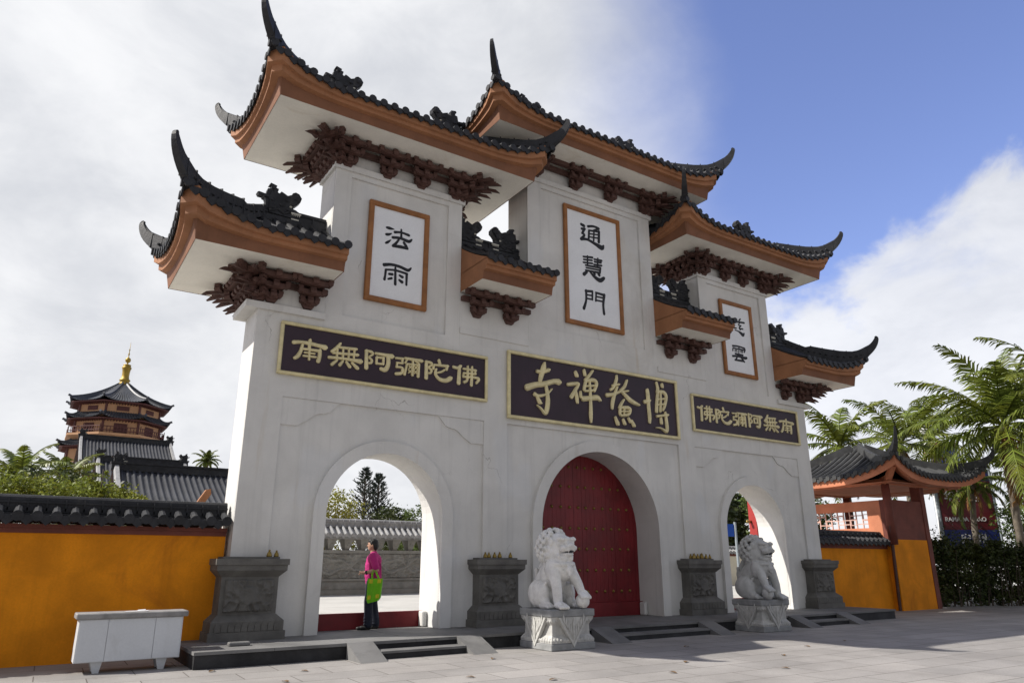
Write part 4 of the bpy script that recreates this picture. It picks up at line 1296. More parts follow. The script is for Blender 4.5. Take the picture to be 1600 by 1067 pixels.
def lion(cx, cy, label, mirror, yaw, shade):
    """seated guardian lion facing -y; mirror swaps the paw that rests on the ball"""
    z0 = GZ + .68
    th = thing('stone_lion', label, 'statue', (cx, cy, z0), 'seated stone guardian lions')
    rnd = random.Random(3)
    P = []
    e = lambda c, r: P.append(('e', c, r))
    c_ = lambda a, ra, b, rb: P.append(('c', a, ra, b, rb))
    e((0, .26, .27), (.34, .29, .28))
    c_((0, .26, .36), .28, (0, -.08, .76), .27)
    e((0, -.19, .72), (.25, .20, .25))
    for s in (-1, 1):
        e((s * .30, .13, .26), (.15, .28, .25))
        c_((s * .30, .0, .20), .11, (s * .30, -.10, .08), .085)
        c_((s * .30, .02, .065), .075, (s * .31, -.19, .06), .07)
        for q in range(4):
            c_((s * .31 + (q - 1.5) * .042, -.20, .055), .034, (s * .31 + (q - 1.5) * .047, -.27, .035), .03)
        e((s * .20, -.17, .66), (.13, .15, .20))
    # standing front leg
    s = -1
    c_((s * .20, -.24, .62), .115, (s * .215, -.33, .33), .092)
    c_((s * .215, -.33, .33), .092, (s * .215, -.36, .10), .082)
    e((s * .215, -.42, .065), (.105, .13, .068))
    for q in range(4):
        c_((s * .215 + (q - 1.5) * .05, -.46, .07), .036, (s * .215 + (q - 1.5) * .055, -.545, .035), .034)
    # leg with the paw on the ball
    s = 1
    c_((s * .20, -.24, .62), .115, (s * .25, -.37, .42), .09)
    c_((s * .25, -.37, .42), .09, (s * .265, -.43, .30), .075)
    P.append(('s', (s * .27, -.46, .135), (.135, .135, .135)))
    for q in range(4):
        c_((s * .265 + (q - 1.5) * .05, -.46, .29), .036, (s * .265 + (q - 1.5) * .06, -.575, .20), .032)
    # neck, mane mass and head
    ca, sa = cos(yaw), sin(yaw)

    def h(x, y, z):
        y2 = y + .16
        return (x * ca - y2 * sa, x * sa + y2 * ca - .07, z)
    e((0, -.04, .98), (.30, .28, .30))
    e(h(0, -.20, 1.12), (.235, .235, .235))
    e(h(0, -.36, 1.16), (.20, .12, .13))
    e(h(0, -.435, 1.075), (.155, .13, .075))
    e(h(0, -.53, 1.115), (.075, .05, .05))
    e(h(0, -.41, .955), (.13, .13, .045))
    c_(h(-.13, -.33, 1.0), .055, h(-.13, -.30, 1.08), .06)
    c_(h(.13, -.33, 1.0), .055, h(.13, -.30, 1.08), .06)
    e(h(0, -.40, .90), (.07, .06, .08))
    for s in (-1, 1):
        e(h(s * .10, -.45, 1.225), (.095, .07, .042))
        P.append(('s', h(s * .19, -.40, 1.235), (.05, .05, .045)))
        e(h(s * .088, -.475, 1.162), (.046, .035, .036))
        for q in range(3):
            P.append(('s', h(s * (.17 - .05 * q), -.36 - .045 * q, .915 - .02 * q), (.045, .045, .05)))
        P.append(('s', h(s * .045, -.545, 1.10), (.038, .035, .03)))
        c_(h(s * .05, -.53, 1.045), .03, h(s * .15, -.44, 1.03), .035)
        e(h(s * .235, -.22, 1.18), (.04, .07, .085))
        e(h(s * .15, -.46, 1.07), (.05, .07, .05))
        c_(h(s * .06, -.52, 1.02), .014, h(s * .06, -.52, .985), .008)
    # curls of the mane
    for k in range(110):
        z = 1 - 2 * (k + .5) / 110
        a = k * 2.39996
        rr = sqrt(1 - z * z)
        x, y = rr * cos(a), rr * sin(a)
        if y < -.35 and z > -.55:
            continue
        zz = 1.06 + z * .33
        if zz < .80:
            continue
        fx = .275 * x * (1.05 if z < 0 else 1)
        fy = .28 * y - .06
        P.append(('s', h(fx * 1.12, fy * 1.12, zz + .02), (.058, .058, .054)))
    # collar band with bell
    for k in range(26):
        a = pi + pi * k / 25
        P.append(('s', (.27 * cos(a), -.13 + .26 * sin(a), .80 - .03 * abs(sin(a))), (.034, .034, .04)))
    P.append(('s', (.02, -.41, .68), (.07, .065, .075)))
    P.append(('s', (.02, -.43, .61), (.04, .04, .05)))
    for s in (-1, 1):
        for q in range(4):
            c_((s * .30, -.1 + .06 * q, .45 - .08 * q), .03, (s * .315, -.04 + .05 * q, .37 - .07 * q), .02)
        c_((s * .26, -.25, .44), .02, (s * .22, -.30, .52), .03)
    # flame tail up the back
    c_((0, .46, .20), .08, (0, .47, .55), .11)
    c_((0, .47, .55), .11, (0, .38, .82), .05)
    for s in (-1, 1):
        c_((s * .05, .47, .40), .06, (s * .13, .44, .68), .035)
    m = -1 if mirror else 1
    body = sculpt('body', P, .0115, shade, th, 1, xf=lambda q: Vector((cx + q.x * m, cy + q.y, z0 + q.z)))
    # open mouth
    mb = MB()
    q = h(0, -.475, 1.008)
    mb.ball((cx + m * q[0], cy + q[1], z0 + q[2]), (.105, .075, .03), 2)
    mb.build('mouth', INK, th, True)
    return th


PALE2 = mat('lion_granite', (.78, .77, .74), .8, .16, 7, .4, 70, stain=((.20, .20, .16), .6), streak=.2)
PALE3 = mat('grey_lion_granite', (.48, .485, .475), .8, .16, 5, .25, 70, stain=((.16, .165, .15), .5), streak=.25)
LX, LY = -3.04, -2.15
RX, RY = 3.0, -1.98
lion_pedestal(LX, LY, 1.0, 1.0, 'sunlit pale carved pedestal under the bright lion in front of the red door')
lion_pedestal(RX, RY, 1.0, .84, 'shaded grey carved granite pedestal nearer the small right arch')
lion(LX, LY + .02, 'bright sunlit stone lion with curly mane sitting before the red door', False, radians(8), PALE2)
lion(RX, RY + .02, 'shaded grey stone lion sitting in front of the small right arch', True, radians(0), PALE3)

# ------------------------------------------------------------ white counter against the orange wall
ct = thing('counter', 'white three-panelled counter with worn grey top standing before the orange wall', 'counter', (-10.0, -1.0, GZ))
x0, x1, y0, y1 = -10.70, -9.34, -1.17, -.78
mb = MB()
mb.frustum((x0, x1, y0 - .05, y1), (x0 - .0, x1 + .0, y0, y1), .09, .655)
mb.build('body', COUNTER, ct)
for i in range(3):
    a = x0 + .012 + (x1 - x0 - .024) * (0, .27, .73)[i]
    b = x0 + .012 + (x1 - x0 - .024) * (.27, .73, 1)[i] - .008
    mb = MB()
    f = lambda u, v, d: (u, y0 - .05 + .05 * (v - .09) / .565 - d, v)
    mb.prism([(a, .10), (b, .10), (b, .648), (a, .648)], .002, .014, f)
    fix_normals(mb.build('front_panel', COUNTER, ct))
mb = MB()
mb.cbox(x0 - .05, x1 + .06, y0 - .05, y1 + .05, .656, .735, .012)
mb.build('top', COUNTERTOP, ct)
for px in (x0 + .30, x1 - .22):
    for py in (y0 + .03, y1 - .08):
        mb = MB()
        mb.frustum((px - .045, px + .035, py - .03, py + .03), (px - .09, px + .06, py - .045, py + .045), GZ, .089)
        mb.build('leg', COUNTER, ct)
mb = MB()
mb.add([(-10.15, -1.1, .74), (-9.85, -1.15, .742), (-9.80, -1.0, .75), (-10.1, -.95, .741)], [(0, 1, 2, 3)])
mb.add([(-9.97, -1.02, .745), (-9.86, -1.05, .752), (-9.85, -1.02, .764), (-9.95, -.99, .757)], [(0, 1, 2, 3)])
tag(mb.build('newspaper', COUNTER), 'crumpled sheet of paper lying on the worn counter top', 'paper')

mb = MB()
mb.cbox(-8.62, -8.30, -1.13, -.99, PZ + .003, PZ + .06, .012)
tag(mb.build('brick', PLATST), 'loose pale brick lying on the platform before the leftmost pedestal', 'brick')

# ------------------------------------------------------------ low boundary walls with tiled coping
def coping(mb, x0, x1, yc, zb, half, hh, ridge, sp, front=True, back=True):
    """two tile slopes with barrel rows, end tiles and drips, and a ridge wall on top (along x)"""
    for s in (-1, 1):
        mb.add([(x0, yc + s * half, zb), (x1, yc + s * half, zb), (x1, yc, zb + hh), (x0, yc, zb + hh)], [(0, 1, 2, 3)])
    n = int((x1 - x0) / sp)
    for i in range(n + 1):
        x = x0 + .06 + (x1 - x0 - .12) * i / max(n, 1)
        for s in (-1, 1):
            a = Vector((x, yc + s * (half + .06), zb - .006))
            b = Vector((x, yc + s * .09, zb + hh + .0))
            mb.tube([a + Vector((0, 0, .02)), b + Vector((0, 0, .02))], [.066, .062], 8)
            mb.tube([a + Vector((0, s * .012, .022)), a + Vector((0, -s * .04, .026))], [.084, .084], 10)
            if i < n:
                xm = x + (x1 - x0 - .12) / n / 2
                pts = [(-.11, .03), (-.10, -.04), (-.05, -.08), (0, -.125), (.05, -.08), (.10, -.04), (.11, .03)]
                mb.prism(pts, 0, .03, lambda u, v, d: (xm + u, yc + s * (half + .03 + d), zb + v))
                for dz in (.0, .025):
                    mb.prism([(-.10, .05 + dz), (-.05, .02 + dz), (.05, .02 + dz), (.10, .05 + dz), (.05, .035 + dz), (-.05, .035 + dz)], 0, .10, lambda u, v, d: (xm + u, yc + s * (half - .05 + d * .5), zb + v))
    rz = zb + hh - .02
    mb.box(x0, x1, yc - .13, yc + .13, rz - .02, rz + .05)
    mb.box(x0, x1, yc - .10, yc + .10, rz + .05, rz + ridge * .6)
    mb.box(x0, x1, yc - .125, yc + .125, rz + ridge * .6, rz + ridge * .75)
    mb.tube([(x0, yc, rz + ridge * .85), (x1, yc, rz + ridge * .85)], .085, 10)
    k = x0 + .2
    while k < x1:
        mb.box(k - .01, k + .01, yc - .13, yc + .13, rz, rz + ridge * .95)
        k += .26


def low_wall(label, x0, x1, yc, zt, ztile, name='orange_wall', col=None, tilemat=None):
    th = thing(name, label, 'wall', ((x0 + x1) / 2, yc, GZ))
    mb = MB()
    mb.box(x0, x1, yc - .2, yc + .2, GZ, zt)
    mb.build('wall_face', col or ORANGE, th)
    mb = MB()
    mb.box(x0, x1, yc - .225, yc + .225, zt + .001, zt + .075)
    mb.box(x0, x1, yc - .255, yc + .255, zt + .076, zt + .135)
    mb.build('cornice', MAROON, th)
    mb = MB()
    coping(mb, x0, x1, yc, ztile, .36, .13, .20, .256)
    mb.build('tiled_coping', tilemat or TILE, th)
    return th


low_wall('saffron orange wall with dark tiled coping left of the gate, behind the white counter', -24, -8.56, .42, 1.87, 2.10)
low_wall('saffron orange wall with tiled coping right of the gate, running to the small pavilion', 8.56, 12.52, .46, 1.86, 2.06)
mb = MB()
mb.tube([(12.50, .1, GZ), (12.47, .05, 1.2), (12.44, .0, 2.0), (12.43, -.02, 2.6)], .05, 10)
fix_normals(mb.build('drain_pipe', BRACK))
tag(bpy.data.objects['drain_pipe'], 'dark brown drain pipe running down the corner between orange wall and pavilion', 'pipe')

# leaning timber barge board behind the left edge of the gate
mb = MB()
mb.prism([(-8.96, 2.40), (-8.82, 2.40), (-8.64, 2.70), (-8.66, 2.80), (-8.74, 2.78)], 1.5, 1.62, lambda u, v, d: (u, d, v))
tag(fix_normals(mb.build('timber_board', OCHRE)), 'slanted pale orange timber board rising behind the left edge of the gate', 'board')

# ------------------------------------------------------------ pavilion on the right
pv = thing('pavilion', 'small terracotta pavilion with pyramid tiled roof and lattice window, right of the gate', 'pavilion', (14.4, 1.9, GZ))
px0, px1, py0, py1 = 12.52, 14.9, 0.0, 3.9
mb = MB()
mb.box(px0, px1 - .26, py0, py0 + .3, GZ, 2.17)
mb.box(px0, px0 + .28, py0 + .301, py1, GZ, 2.17)
mb.build('orange_plinth', ORANGE, pv)
mb = MB()
mb.box(px0 + .002, px1 - .26, py0 + .002, py0 + .298, 2.171, 3.47)
mb.box(px1 - .259, px1, py0 - .02, py0 + .32, GZ, 4.0)
mb.build('shaded_front_wall', MAROON, pv)  # browner than the terracotta side wall: overhang shade is put into the colour
# side wall with the lattice window
mb = MB()
ya, yb2, za, zb2 = .78, 2.9, 2.56, 3.14
mb.box(px0, px0 + .28, py0 + .301, ya, 2.171, 3.46)
mb.box(px0, px0 + .28, yb2, py1, 2.171, 3.46)
mb.box(px0, px0 + .28, ya, yb2, 2.171, za)
mb.box(px0, px0 + .28, ya, yb2, zb2, 3.46)
mb.build('side_wall', PINKW, pv)
mb = MB()
n = 9
st = (yb2 - ya) / n
for i in range(n + 1):
    y = ya + st * i
    mb.box(px0 + .08, px0 + .12, max(ya, y - .016), min(yb2, y + .016), za, zb2)
for j in range(1, 4):
    z = za + (zb2 - za) * j / 4
    for i in range(n):
        if (i + j) % 3:
            mb.box(px0 + .085, px0 + .115, ya + st * i, ya + st * (i + 1), z - .016, z + .016)
for i in range(0, n, 2):
    y, z = ya + st * (i + .5), za + (zb2 - za) * (.37 if i % 4 else .62)
    for q in (-1, 1):
        mb.box(px0 + .09, px0 + .11, y + q * .09 - .012, y + q * .09 + .012, z - .1, z + .1)
        mb.box(px0 + .091, px0 + .109, y - .09, y + .09, z + q * .1 - .012, z + q * .1 + .012)
mb.build('lattice_window', mat('pale_pink_lattice_paint', (.55, .36, .30), .7, .15, 4, .05, 30), pv)
for x, y in ((px0 + .0, py0 + .0), (px0 + .1, py1), (16.4, py1)):
    mb = MB()
    mb.tube([(x, y, GZ if x > 15 else 2.0), (x, y, 4.05)], [.14, .13], 16)
    mb.build('column', MAROON, pv, True)
mb = MB()
mb.box(px0 - .12, 16.5, py0 - .10, py0 + .10, 3.96, 4.16)
mb.box(px0 - .12, 16.5, py1 - .10, py1 + .10, 3.96, 4.16)
mb.box(px0 - .10, px0 + .10, py0 + .101, py1 - .101, 3.97, 4.15)
mb.box(16.3, 16.5, py0 + .101, py1 - .101, 3.97, 4.15)
for sx_, sy_ in ((1, 1), (1, -1), (-1, 1), (-1, -1)):
    q = Vector((14.4, 1.9, 4.05))
    d = Vector((sx_, sy_, 0)).normalized()
    a = q + d * 2.4
    b = q + d * 3.95
    mb.beam([a + Vector((0, 0, -.1)), (a + b) / 2 + Vector((0, 0, -.05)), b + Vector((0, 0, .35))], (-d.y, d.x, 0), [(.2, .24), (.18, .22), (.16, .18)])
fix_normals(mb.build('roof_beam', PINKW, pv))


def pyramid_roof():
    cx, cy, R = 14.4, 1.9, 2.92
    ze, H_ = 4.20, 1.35

    def surf(x, y):
        u, v = abs(x - cx) / R, abs(y - cy) / R
        m = max(u, v)
        t = 1 - m
        k = min(u, v) / max(m, 1e-6)
        r = .62 * max(0, k) ** 3 * m ** 4
        ox = .16 * r * (1 if x > cx else -1)
        oy = .16 * r * (1 if y > cy else -1)
        return Vector((x + ox, y + oy, ze + H_ * (.62 * t + .38 * t * t) + r))
    mb = MB()
    n = 36
    g = [(-R + 2 * R * i / n) for i in range(n + 1)]
    mb.add([surf(cx + a, cy + b) for b in g for a in g], [(j * (n + 1) + i, j * (n + 1) + i + 1, (j + 1) * (n + 1) + i + 1, (j + 1) * (n + 1) + i) for j in range(n) for i in range(n)])
    for sx_, sy_ in ((0, -1), (0, 1), (-1, 0), (1, 0)):
        m = round(2 * R / .27)
        for i in range(m + 1):
            a = -R + .06 + (2 * R - .12) * i / m
            L = max(.15, R - abs(a))
            N = max(2, int(L / .3))
            al = Vector((abs(sy_), abs(sx_), 0))
            out = Vector((sx_, sy_, 0))
            pts = []
            for k in range(N + 1):
                d = R - L * k / N
                p = surf(cx + sx_ * d + al.x * a, cy + sy_ * d + al.y * a)
                if k == 0:
                    p = p + out * .05
                pts.append(p + Vector((0, 0, .015)))
            mb.tube(pts, .062, 6)
            mb.tube([pts[0] + out * .01, pts[0] - out * .04], .08, 10)
            if i < m:
                a2 = a + (2 * R - .12) / m / 2
                p = surf(cx + sx_ * R + al.x * a2, cy + sy_ * R + al.y * a2)
                sh = [(-.11, .02), (-.10, -.04), (-.05, -.08), (0, -.13), (.05, -.08), (.10, -.04), (.11, .02)]
                mb.prism(sh, 0, .03, lambda u, v, d: p + al * u + out * d + Vector((0, 0, v)))
    rt = mb.build('roof', TILEOLD, pv)
    mb = MB()
    for sx_, sy_ in ((0, -1), (0, 1), (-1, 0), (1, 0)):
        al = Vector((abs(sy_), abs(sx_), 0))
        out = Vector((sx_, sy_, 0))
        vs = []
        for i in range(33):
            a = -R + 2 * R * i / 32
            p = surf(cx + sx_ * R + al.x * a, cy + sy_ * R + al.y * a)
            k = (abs(a) / R) ** 3
            for du, dz in ((-.05, -.03), (-.05, -.27 - .10 * k), (-.12, -.27 - .10 * k), (-.6, -.20)):
                vs.append(p + out * (du * (1)) - al * (min(.6, abs(du)) * (1 if a > 0 else -1) * (abs(a) / R)) + Vector((0, 0, dz)))
        mb.add(vs, [(i * 4 + k, (i + 1) * 4 + k, (i + 1) * 4 + k + 1, i * 4 + k + 1) for i in range(32) for k in range(3)])
    fix_normals(mb.build('eave_board', PINKW, rt))
    mb = MB()
    mb.box(cx - R + .55, cx + R - .55, cy - R + .55, cy + R - .55, 4.0, 4.015)
    mb.build('ceiling', PINKW, rt)
    for sx_, sy_ in ((1, 1), (1, -1), (-1, 1), (-1, -1)):
        d = Vector((sx_, sy_, 0)).normalized()
        pts, sz = [], []
        for i in range(15):
            q = .04 + .96 * i / 14
            pts.append(surf(cx + sx_ * R * q, cy + sy_ * R * q))
            sz.append((.17, .27))
        c = pts[-1].copy()
        for s_, z_, w_, h_ in ((.08, .06, .15, .26), (.17, .13, .14, .23), (.27, .23, .13, .19), (.35, .35, .11, .155), (.40, .49, .09, .12), (.42, .62, .075, .09), (.41, .72, .06, .06), (.38, .78, .05, .04)):
            pts.append(c + d * s_ + Vector((0, 0, z_)))
            sz.append((w_, h_))
        mb = MB()
        mb.beam(pts, (-d.y, d.x, 0), sz)
        for i in range(1, 15):
            p = pts[i]
            mb.box(p.x - .014, p.x + .014, p.y - .014, p.y + .014, p.z + .05, p.z + .295)
        fix_normals(mb.build('hip_horn', TILEOLD, rt))


pyramid_roof()

# ------------------------------------------------------------ person with green bag
FX = 2.70
fdir = Vector((-.80, .50, 0)).normalized()
ldir = Vector((-fdir.y, fdir.x, 0))
PB = Vector((-5.60, .52, PZ))


def pw(f, l, z):
    return PB + fdir * f + ldir * l + Vector((0, 0, z))


SKIN = mat('skin', (.42, .24, .16), .55, .1, 8, .05, 60)
HAIR = mat('black_hair', (.012, .011, .011), .5, .3, 20, .3, 90)
SHIRT = mat('magenta_shirt_cloth', (.42, .022, .16), .85, .15, 6, .25, 50)
TROUS = mat('navy_trouser_cloth', (.020, .023, .038), .85, .25, 5, .25, 40)
SHOE = mat('black_shoe_leather', (.014, .013, .013), .5, .2, 10, .1, 40)
BAGG = mat('lime_green_bag_cloth', (.19, .56, .01), .7, .15, 5, .15, 40, translucent=.2)
BAGY = mat('yellow_bag_patch', (.55, .50, .02), .7, .15, 8, .1, 40)
per = thing('person', 'person in magenta T-shirt and dark trousers standing in the left arch, looking left', 'person', PB)
P = []
cap = lambda a, ra, b, rb, L=None: (P if L is None else L).append(('c', a, ra, b, rb))
XF = lambda q: pw(q.x, q.y, q.z)
ell = lambda a, r, L=None: (P if L is None else L).append(('e', a, r))
# trunk, neck, head
cap((0, 0, .93), .13, (0, 0, 1.10), .125)
cap((0, 0, 1.10), .125, (.0, 0, 1.30), .135)
cap((.0, -.09, 1.33), .095, (.0, .09, 1.33), .095)
cap((.01, 0, 1.38), .062, (.03, 0, 1.50), .056)
ell((.045, 0, 1.585), (.088, .085, .115))
ell((.07, 0, 1.54), (.06, .06, .07))
cap((.125, 0, 1.60), .010, (.148, 0, 1.565), .014)
ell((.118, 0, 1.525), (.022, .022, .012))
ell((.12, .03, 1.615), (.02, .016, .012))
ell((.12, -.03, 1.615), (.02, .016, .012))
for s in (-1, 1):
    ell((.03, s * .085, 1.575), (.016, .012, .03))
# legs
for s, df in ((1, .05), (-1, -.06)):
    cap((0, s * .085, .90), .095, (.02 + df * .5, s * .095, .50), .06)
    cap((.02 + df * .5, s * .095, .50), .058, (-.02 + df, s * .10, .09), .042)
    cap((-.03 + df, s * .10, .05), .04, (.10 + df, s * .115, .035), .035)
# near (left) arm, bent, the bag hanging from the forearm
cap((.0, .165, 1.36), .058, (-.10, .225, 1.11), .046)
cap((-.10, .225, 1.11), .044, (.12, .205, 1.055), .032)
# far arm
cap((.0, -.165, 1.36), .058, (-.04, -.21, 1.12), .046)
cap((-.04, -.21, 1.12), .044, (.17, -.07, 1.06), .032)


def hand(f, l, z, s):
    """palm with four bent fingers of different lengths and a thumb set on its side"""
    ell((f + .045, l, z), (.042, .030, .022))
    ell((f + .03, l, z - .006), (.034, .028, .02))
    for k, (ln, dl) in enumerate(((.040, -.024), (.047, -.008), (.044, .008), (.034, .023))):
        a = (f + .078, l + dl, z - .002)
        b = (f + .078 + ln * .55, l + dl * 1.15, z - .012)
        c = (f + .078 + ln * .7, l + dl * 1.1, z - .012 - ln * .55)
        cap(a, .0092, b, .0086)
        cap(b, .0086, c, .0075)
    cap((f + .035, l - s * .026, z + .008), .011, (f + .068, l - s * .048, z + .016), .0095)
    cap((f + .068, l - s * .048, z + .016), .0095, (f + .098, l - s * .040, z + .018), .008)


hand(.13, .200, 1.048, 1)
hand(.185, -.06, 1.056, -1)
sculpt('body', P, .0068, SKIN, per, 2, xf=XF)
H_ = []
ell((.022, 0, 1.615), (.100, .094, .105), H_)
ell((-.018, 0, 1.56), (.068, .082, .085), H_)
ell((.06, 0, 1.665), (.075, .075, .045), H_)
for s in (-1, 1):
    ell((.045, s * .082, 1.62), (.022, .012, .045), H_)
sculpt('hair', H_, .008, HAIR, per, 2, xf=XF)
S = []
cap((0, 0, .90), .155, (0, 0, 1.10), .150, S)
cap((0.02, 0, .98), .150, (.02, 0, 1.22), .150, S)
cap((.0, -.10, 1.325), .118, (.0, .10, 1.325), .118, S)
ell((.0, 0, 1.28), (.155, .16, .16), S)
cap((.0, 0, 1.38), .085, (.01, 0, 1.425), .072, S)
for s, b in ((1, (-.082, .215, 1.155)), (-1, (-.032, -.20, 1.16))):
    cap((.0, s * .165, 1.36), .078, b, .074, S)
cap((.14, .02, 1.20), .03, (.12, .06, .98), .03, S)
cap((-.13, .04, 1.22), .03, (-.14, -.02, .95), .03, S)
sculpt('shirt', S, .011, SHIRT, per, 3, xf=XF)
S = []
cap((0, 0, .86), .142, (0, 0, .95), .142, S)
for s, df in ((1, .05), (-1, -.06)):
    cap((0, s * .08, .88), .115, (.02 + df * .5, s * .095, .50), .092, S)
    cap((.02 + df * .5, s * .095, .50), .090, (-.02 + df, s * .10, .10), .080, S)
    for q in range(3):
        ell((-.005 + df, s * .10, .10 + .055 * q), (.088, .086, .018), S)
sculpt('trousers', S, .011, TROUS, per, 3, xf=XF)
for s, df in ((1, .05), (-1, -.06)):
    S = []
    cap((-.05 + df, s * .10, .045), .043, (.11 + df, s * .118, .038), .040, S)
    ell((.16 + df, s * .122, .032), (.055, .05, .032), S)
    mb = sculpt('shoe', S, .008, SHOE, per, 2, xf=XF)
mb = MB()
for s in (-1, 1):
    mb.ball(pw(.128, s * .03, 1.598), (.010, .010, .007), 1)
mb.build('eyes', INK, per, True)
mb = MB()
q0 = pw(.085, .213, 1.064)
mb.tube([q0, q0 + fdir * .03 + Vector((0, 0, -.007))], .041, 12)
mb.build('wrist_watch', INK, per, True)
# phone in the far hand
mb = MB()
mb.prism([(-.035, -.006), (.035, -.006), (.035, .006), (-.035, .006)], 0, .13, lambda u, v, d: pw(.255 + d - .03, -.06 + u, 1.062 + v + d * .25))
tag(fix_normals(mb.build('phone', INK)), 'small dark phone held at waist height by the person in magenta', 'phone')
# bag
bag = thing('shopping_bag', 'lime green shopping bag with yellow corner patches hanging from the bent arm of the person', 'bag', pw(.0, .27, .55))
BL = .305


def bagpt(u, v, side):
    """u across -1..1, v 0 bottom..1 top"""
    wv = .145 * (1.0 - .10 * (1 - v)) * (1 - .25 * max(0, .12 - v) / .12)
    dp = .062 * (1 - .55 * v ** 2) * (1 - .35 * abs(u) ** 3)
    fold = .016 * sin(u * 3.3 + v * 2) + .012 * sin(u * 7 + 1)
    return pw(-.095 + u * wv + .015 * (1 - v), BL + side * dp + fold, .52 + v * .43 - .03 * (1 - v) * u * .8)


mb = MB()
nu, nv = 16, 14
for side in (1, -1):
    mb.add([bagpt(-1 + 2 * i / nu, j / nv, side) for j in range(nv + 1) for i in range(nu + 1)], [(j * (nu + 1) + i, j * (nu + 1) + i + 1, (j + 1) * (nu + 1) + i + 1, (j + 1) * (nu + 1) + i) for j in range(nv) for i in range(nu)])
for u in (-1, 1):
    mb.add([bagpt(u, j / nv, sd) for j in range(nv + 1) for sd in (1, -1)], [(j * 2, j * 2 + 1, j * 2 + 3, j * 2 + 2) for j in range(nv)])
mb.add([bagpt(-1 + 2 * i / nu, 0, sd) for i in range(nu + 1) for sd in (1, -1)], [(i * 2, i * 2 + 1, i * 2 + 3, i * 2 + 2) for i in range(nu)])
smooth_by_angle(fix_normals(mb.build('bag_body', BAGG, bag)), 50)
for u0, v0 in ((-.85, .80), (.25, .80), (-.80, .14), (.35, .14)):
    mb = MB()
    mb.add([bagpt(u0 + .5 * i / 4, v0 + .17 * j / 4, 1) + ldir * .004 for j in range(5) for i in range(5)], [(j * 5 + i, j * 5 + i + 1, (j + 1) * 5 + i + 1, (j + 1) * 5 + i) for j in range(4) for i in range(4)])
    mb.build('patch', BAGY, bag)
for side in (1, -1):
    mb = MB()
    pts = [bagpt(-.45, .97, side), pw(-.10, .24 + side * .045, 1.03), pw(-.06, .226 + side * .012, 1.150), pw(-.03, .24 + side * .045, 1.03), bagpt(.35, .97, side)]
    mb.beam(pts, ldir, (.012, .022))
    fix_normals(mb.build('handle', BAGG, bag))

# ------------------------------------------------------------ fallen leaves on the paving
LEAFD = mat('dry_leaf', (.16, .10, .05), .8, .3, 20, .1, 50)
for i, (x, y) in enumerate(((-2.6, -4.9), (-3.6, -5.6), (-.6, -5.2), (-6.2, -4.4), (.9, -4.6), (-1.9, -6.2), (-7.9, -2.6), (-8.4, -3.4), (-4.9, -2.9), (-1.0, -3.4), (2.4, -4.4), (-5.4, -5.2), (-9.0, -1.9))):
    mb = MB()
    pts = [(0, -.07), (.03, -.03), (.035, .02), (0, .08), (-.035, .02), (-.03, -.03)]
    a = random.uniform(0, 6)
    mb.add([(x + u * cos(a) - v * sin(a), y + u * sin(a) + v * cos(a), GZ + .006 + abs(u) * .5) for u, v in pts], [tuple(range(6))])
    tag(mb.build('fallen_leaf', LEAFD), 'small dry brown leaf fallen on the plaza paving', 'leaf', 'fallen leaves on the plaza')

# ------------------------------------------------------------ carved screen wall inside the court, seen through the left arch
sw = thing('screen_wall', 'grey carved dragon screen wall with white coping seen through the left arch', 'wall', (.9, 16, PZ))
x0, x1, yw = -4.2, 6.4, 16.0
mb = MB()
mb.box(x0, x1, yw + .02, yw + .42, PZ, 1.80)
mb.box(x0 - .06, x1 + .06, yw - .06, yw + .48, 1.801, 1.93)
mb.box(x0 - .06, x1 + .06, yw - .10, yw + .50, PZ, .36)
mb.box(x0 - .03, x1 + .03, yw - .05, yw + .46, .361, .72)
mb.box(x0 - .08, x1 + .08, yw - .12, yw + .52, .721, .80)
mb.build('stone_body', GREYST and mat('screen_grey_stone', (.26, .255, .235), .85, .2, 2, .2, 30, stain=((.09, .09, .08), .5)), sw)
SCR = MATS['screen_grey_stone']


def dragon(s, t):
    X, Z = s * 10.6, t
    h = 0
    for k, ph in enumerate((0.0, 3.1)):
        cz = .5 + .27 * sin(X * 2.4 + ph + .6 * sin(X * .9)) + .06 * sin(X * 7.1 + k)
        d = abs(Z - cz) / .085
        h = max(h, .13 * sqrt(max(0, 1 - d * d)) * (1 - .2 * abs(sin(X * 26))))
    p = Vector((X * 1.6, Z * 2.2, .5))
    q = p + noise.turbulence_vector(p * .9, 3, False) * .8
    h2 = max(0, 1 - abs(noise.noise(q * 1.4)) * 3.2) * .09
    return max(h, h2) + .004


mb = MB()
grid_relief(mb, (x0 + .05, yw + .018, .81), (x1 - x0 - .1, 0, 0), (0, 0, .98), 420, 54, dragon, (0, -1, 0))
mb.build('dragon_relief', SCR, sw, True)
mb = MB()
grid_relief(mb, (x0, yw - .052, .38), (x1 - x0, 0, 0), (0, 0, .32), 300, 12, lambda s, t: .03 * abs(sin(s * 90)) * sin(t * pi) + .01, (0, -1, 0))
mb.build('cloud_band', SCR, sw, True)
for i in range(15):
    x = x0 + .35 + i * .72
    mb = MB()
    mb.frustum((x - .09, x + .09, yw + .05, yw + .38), (x - .2, x + .2, yw - .15, yw + .55), 1.931, 2.36)
    mb.ball((x, yw + .0, 2.18), (.10, .10, .09), 2)
    mb.build('coping_bracket', SCR, sw)
mb = MB()
mb.box(x0 - .1, x1 + .1, yw - .22, yw + .62, 2.361, 2.44)
coping(mb, x0 - .1, x1 + .1, yw + .2, 2.50, .62, .38, .30, .27)
mb.build('tiled_coping', TILEPALE, sw)
low_wall('cream court wall with grey coping seen through the right arch', 12.0, 34.0, 16.2, 1.80, 2.02, 'court_wall', mat('cream_wall_paint', (.72, .66, .52), .85, .08, 1.2, .06, 30), TILEPALE)

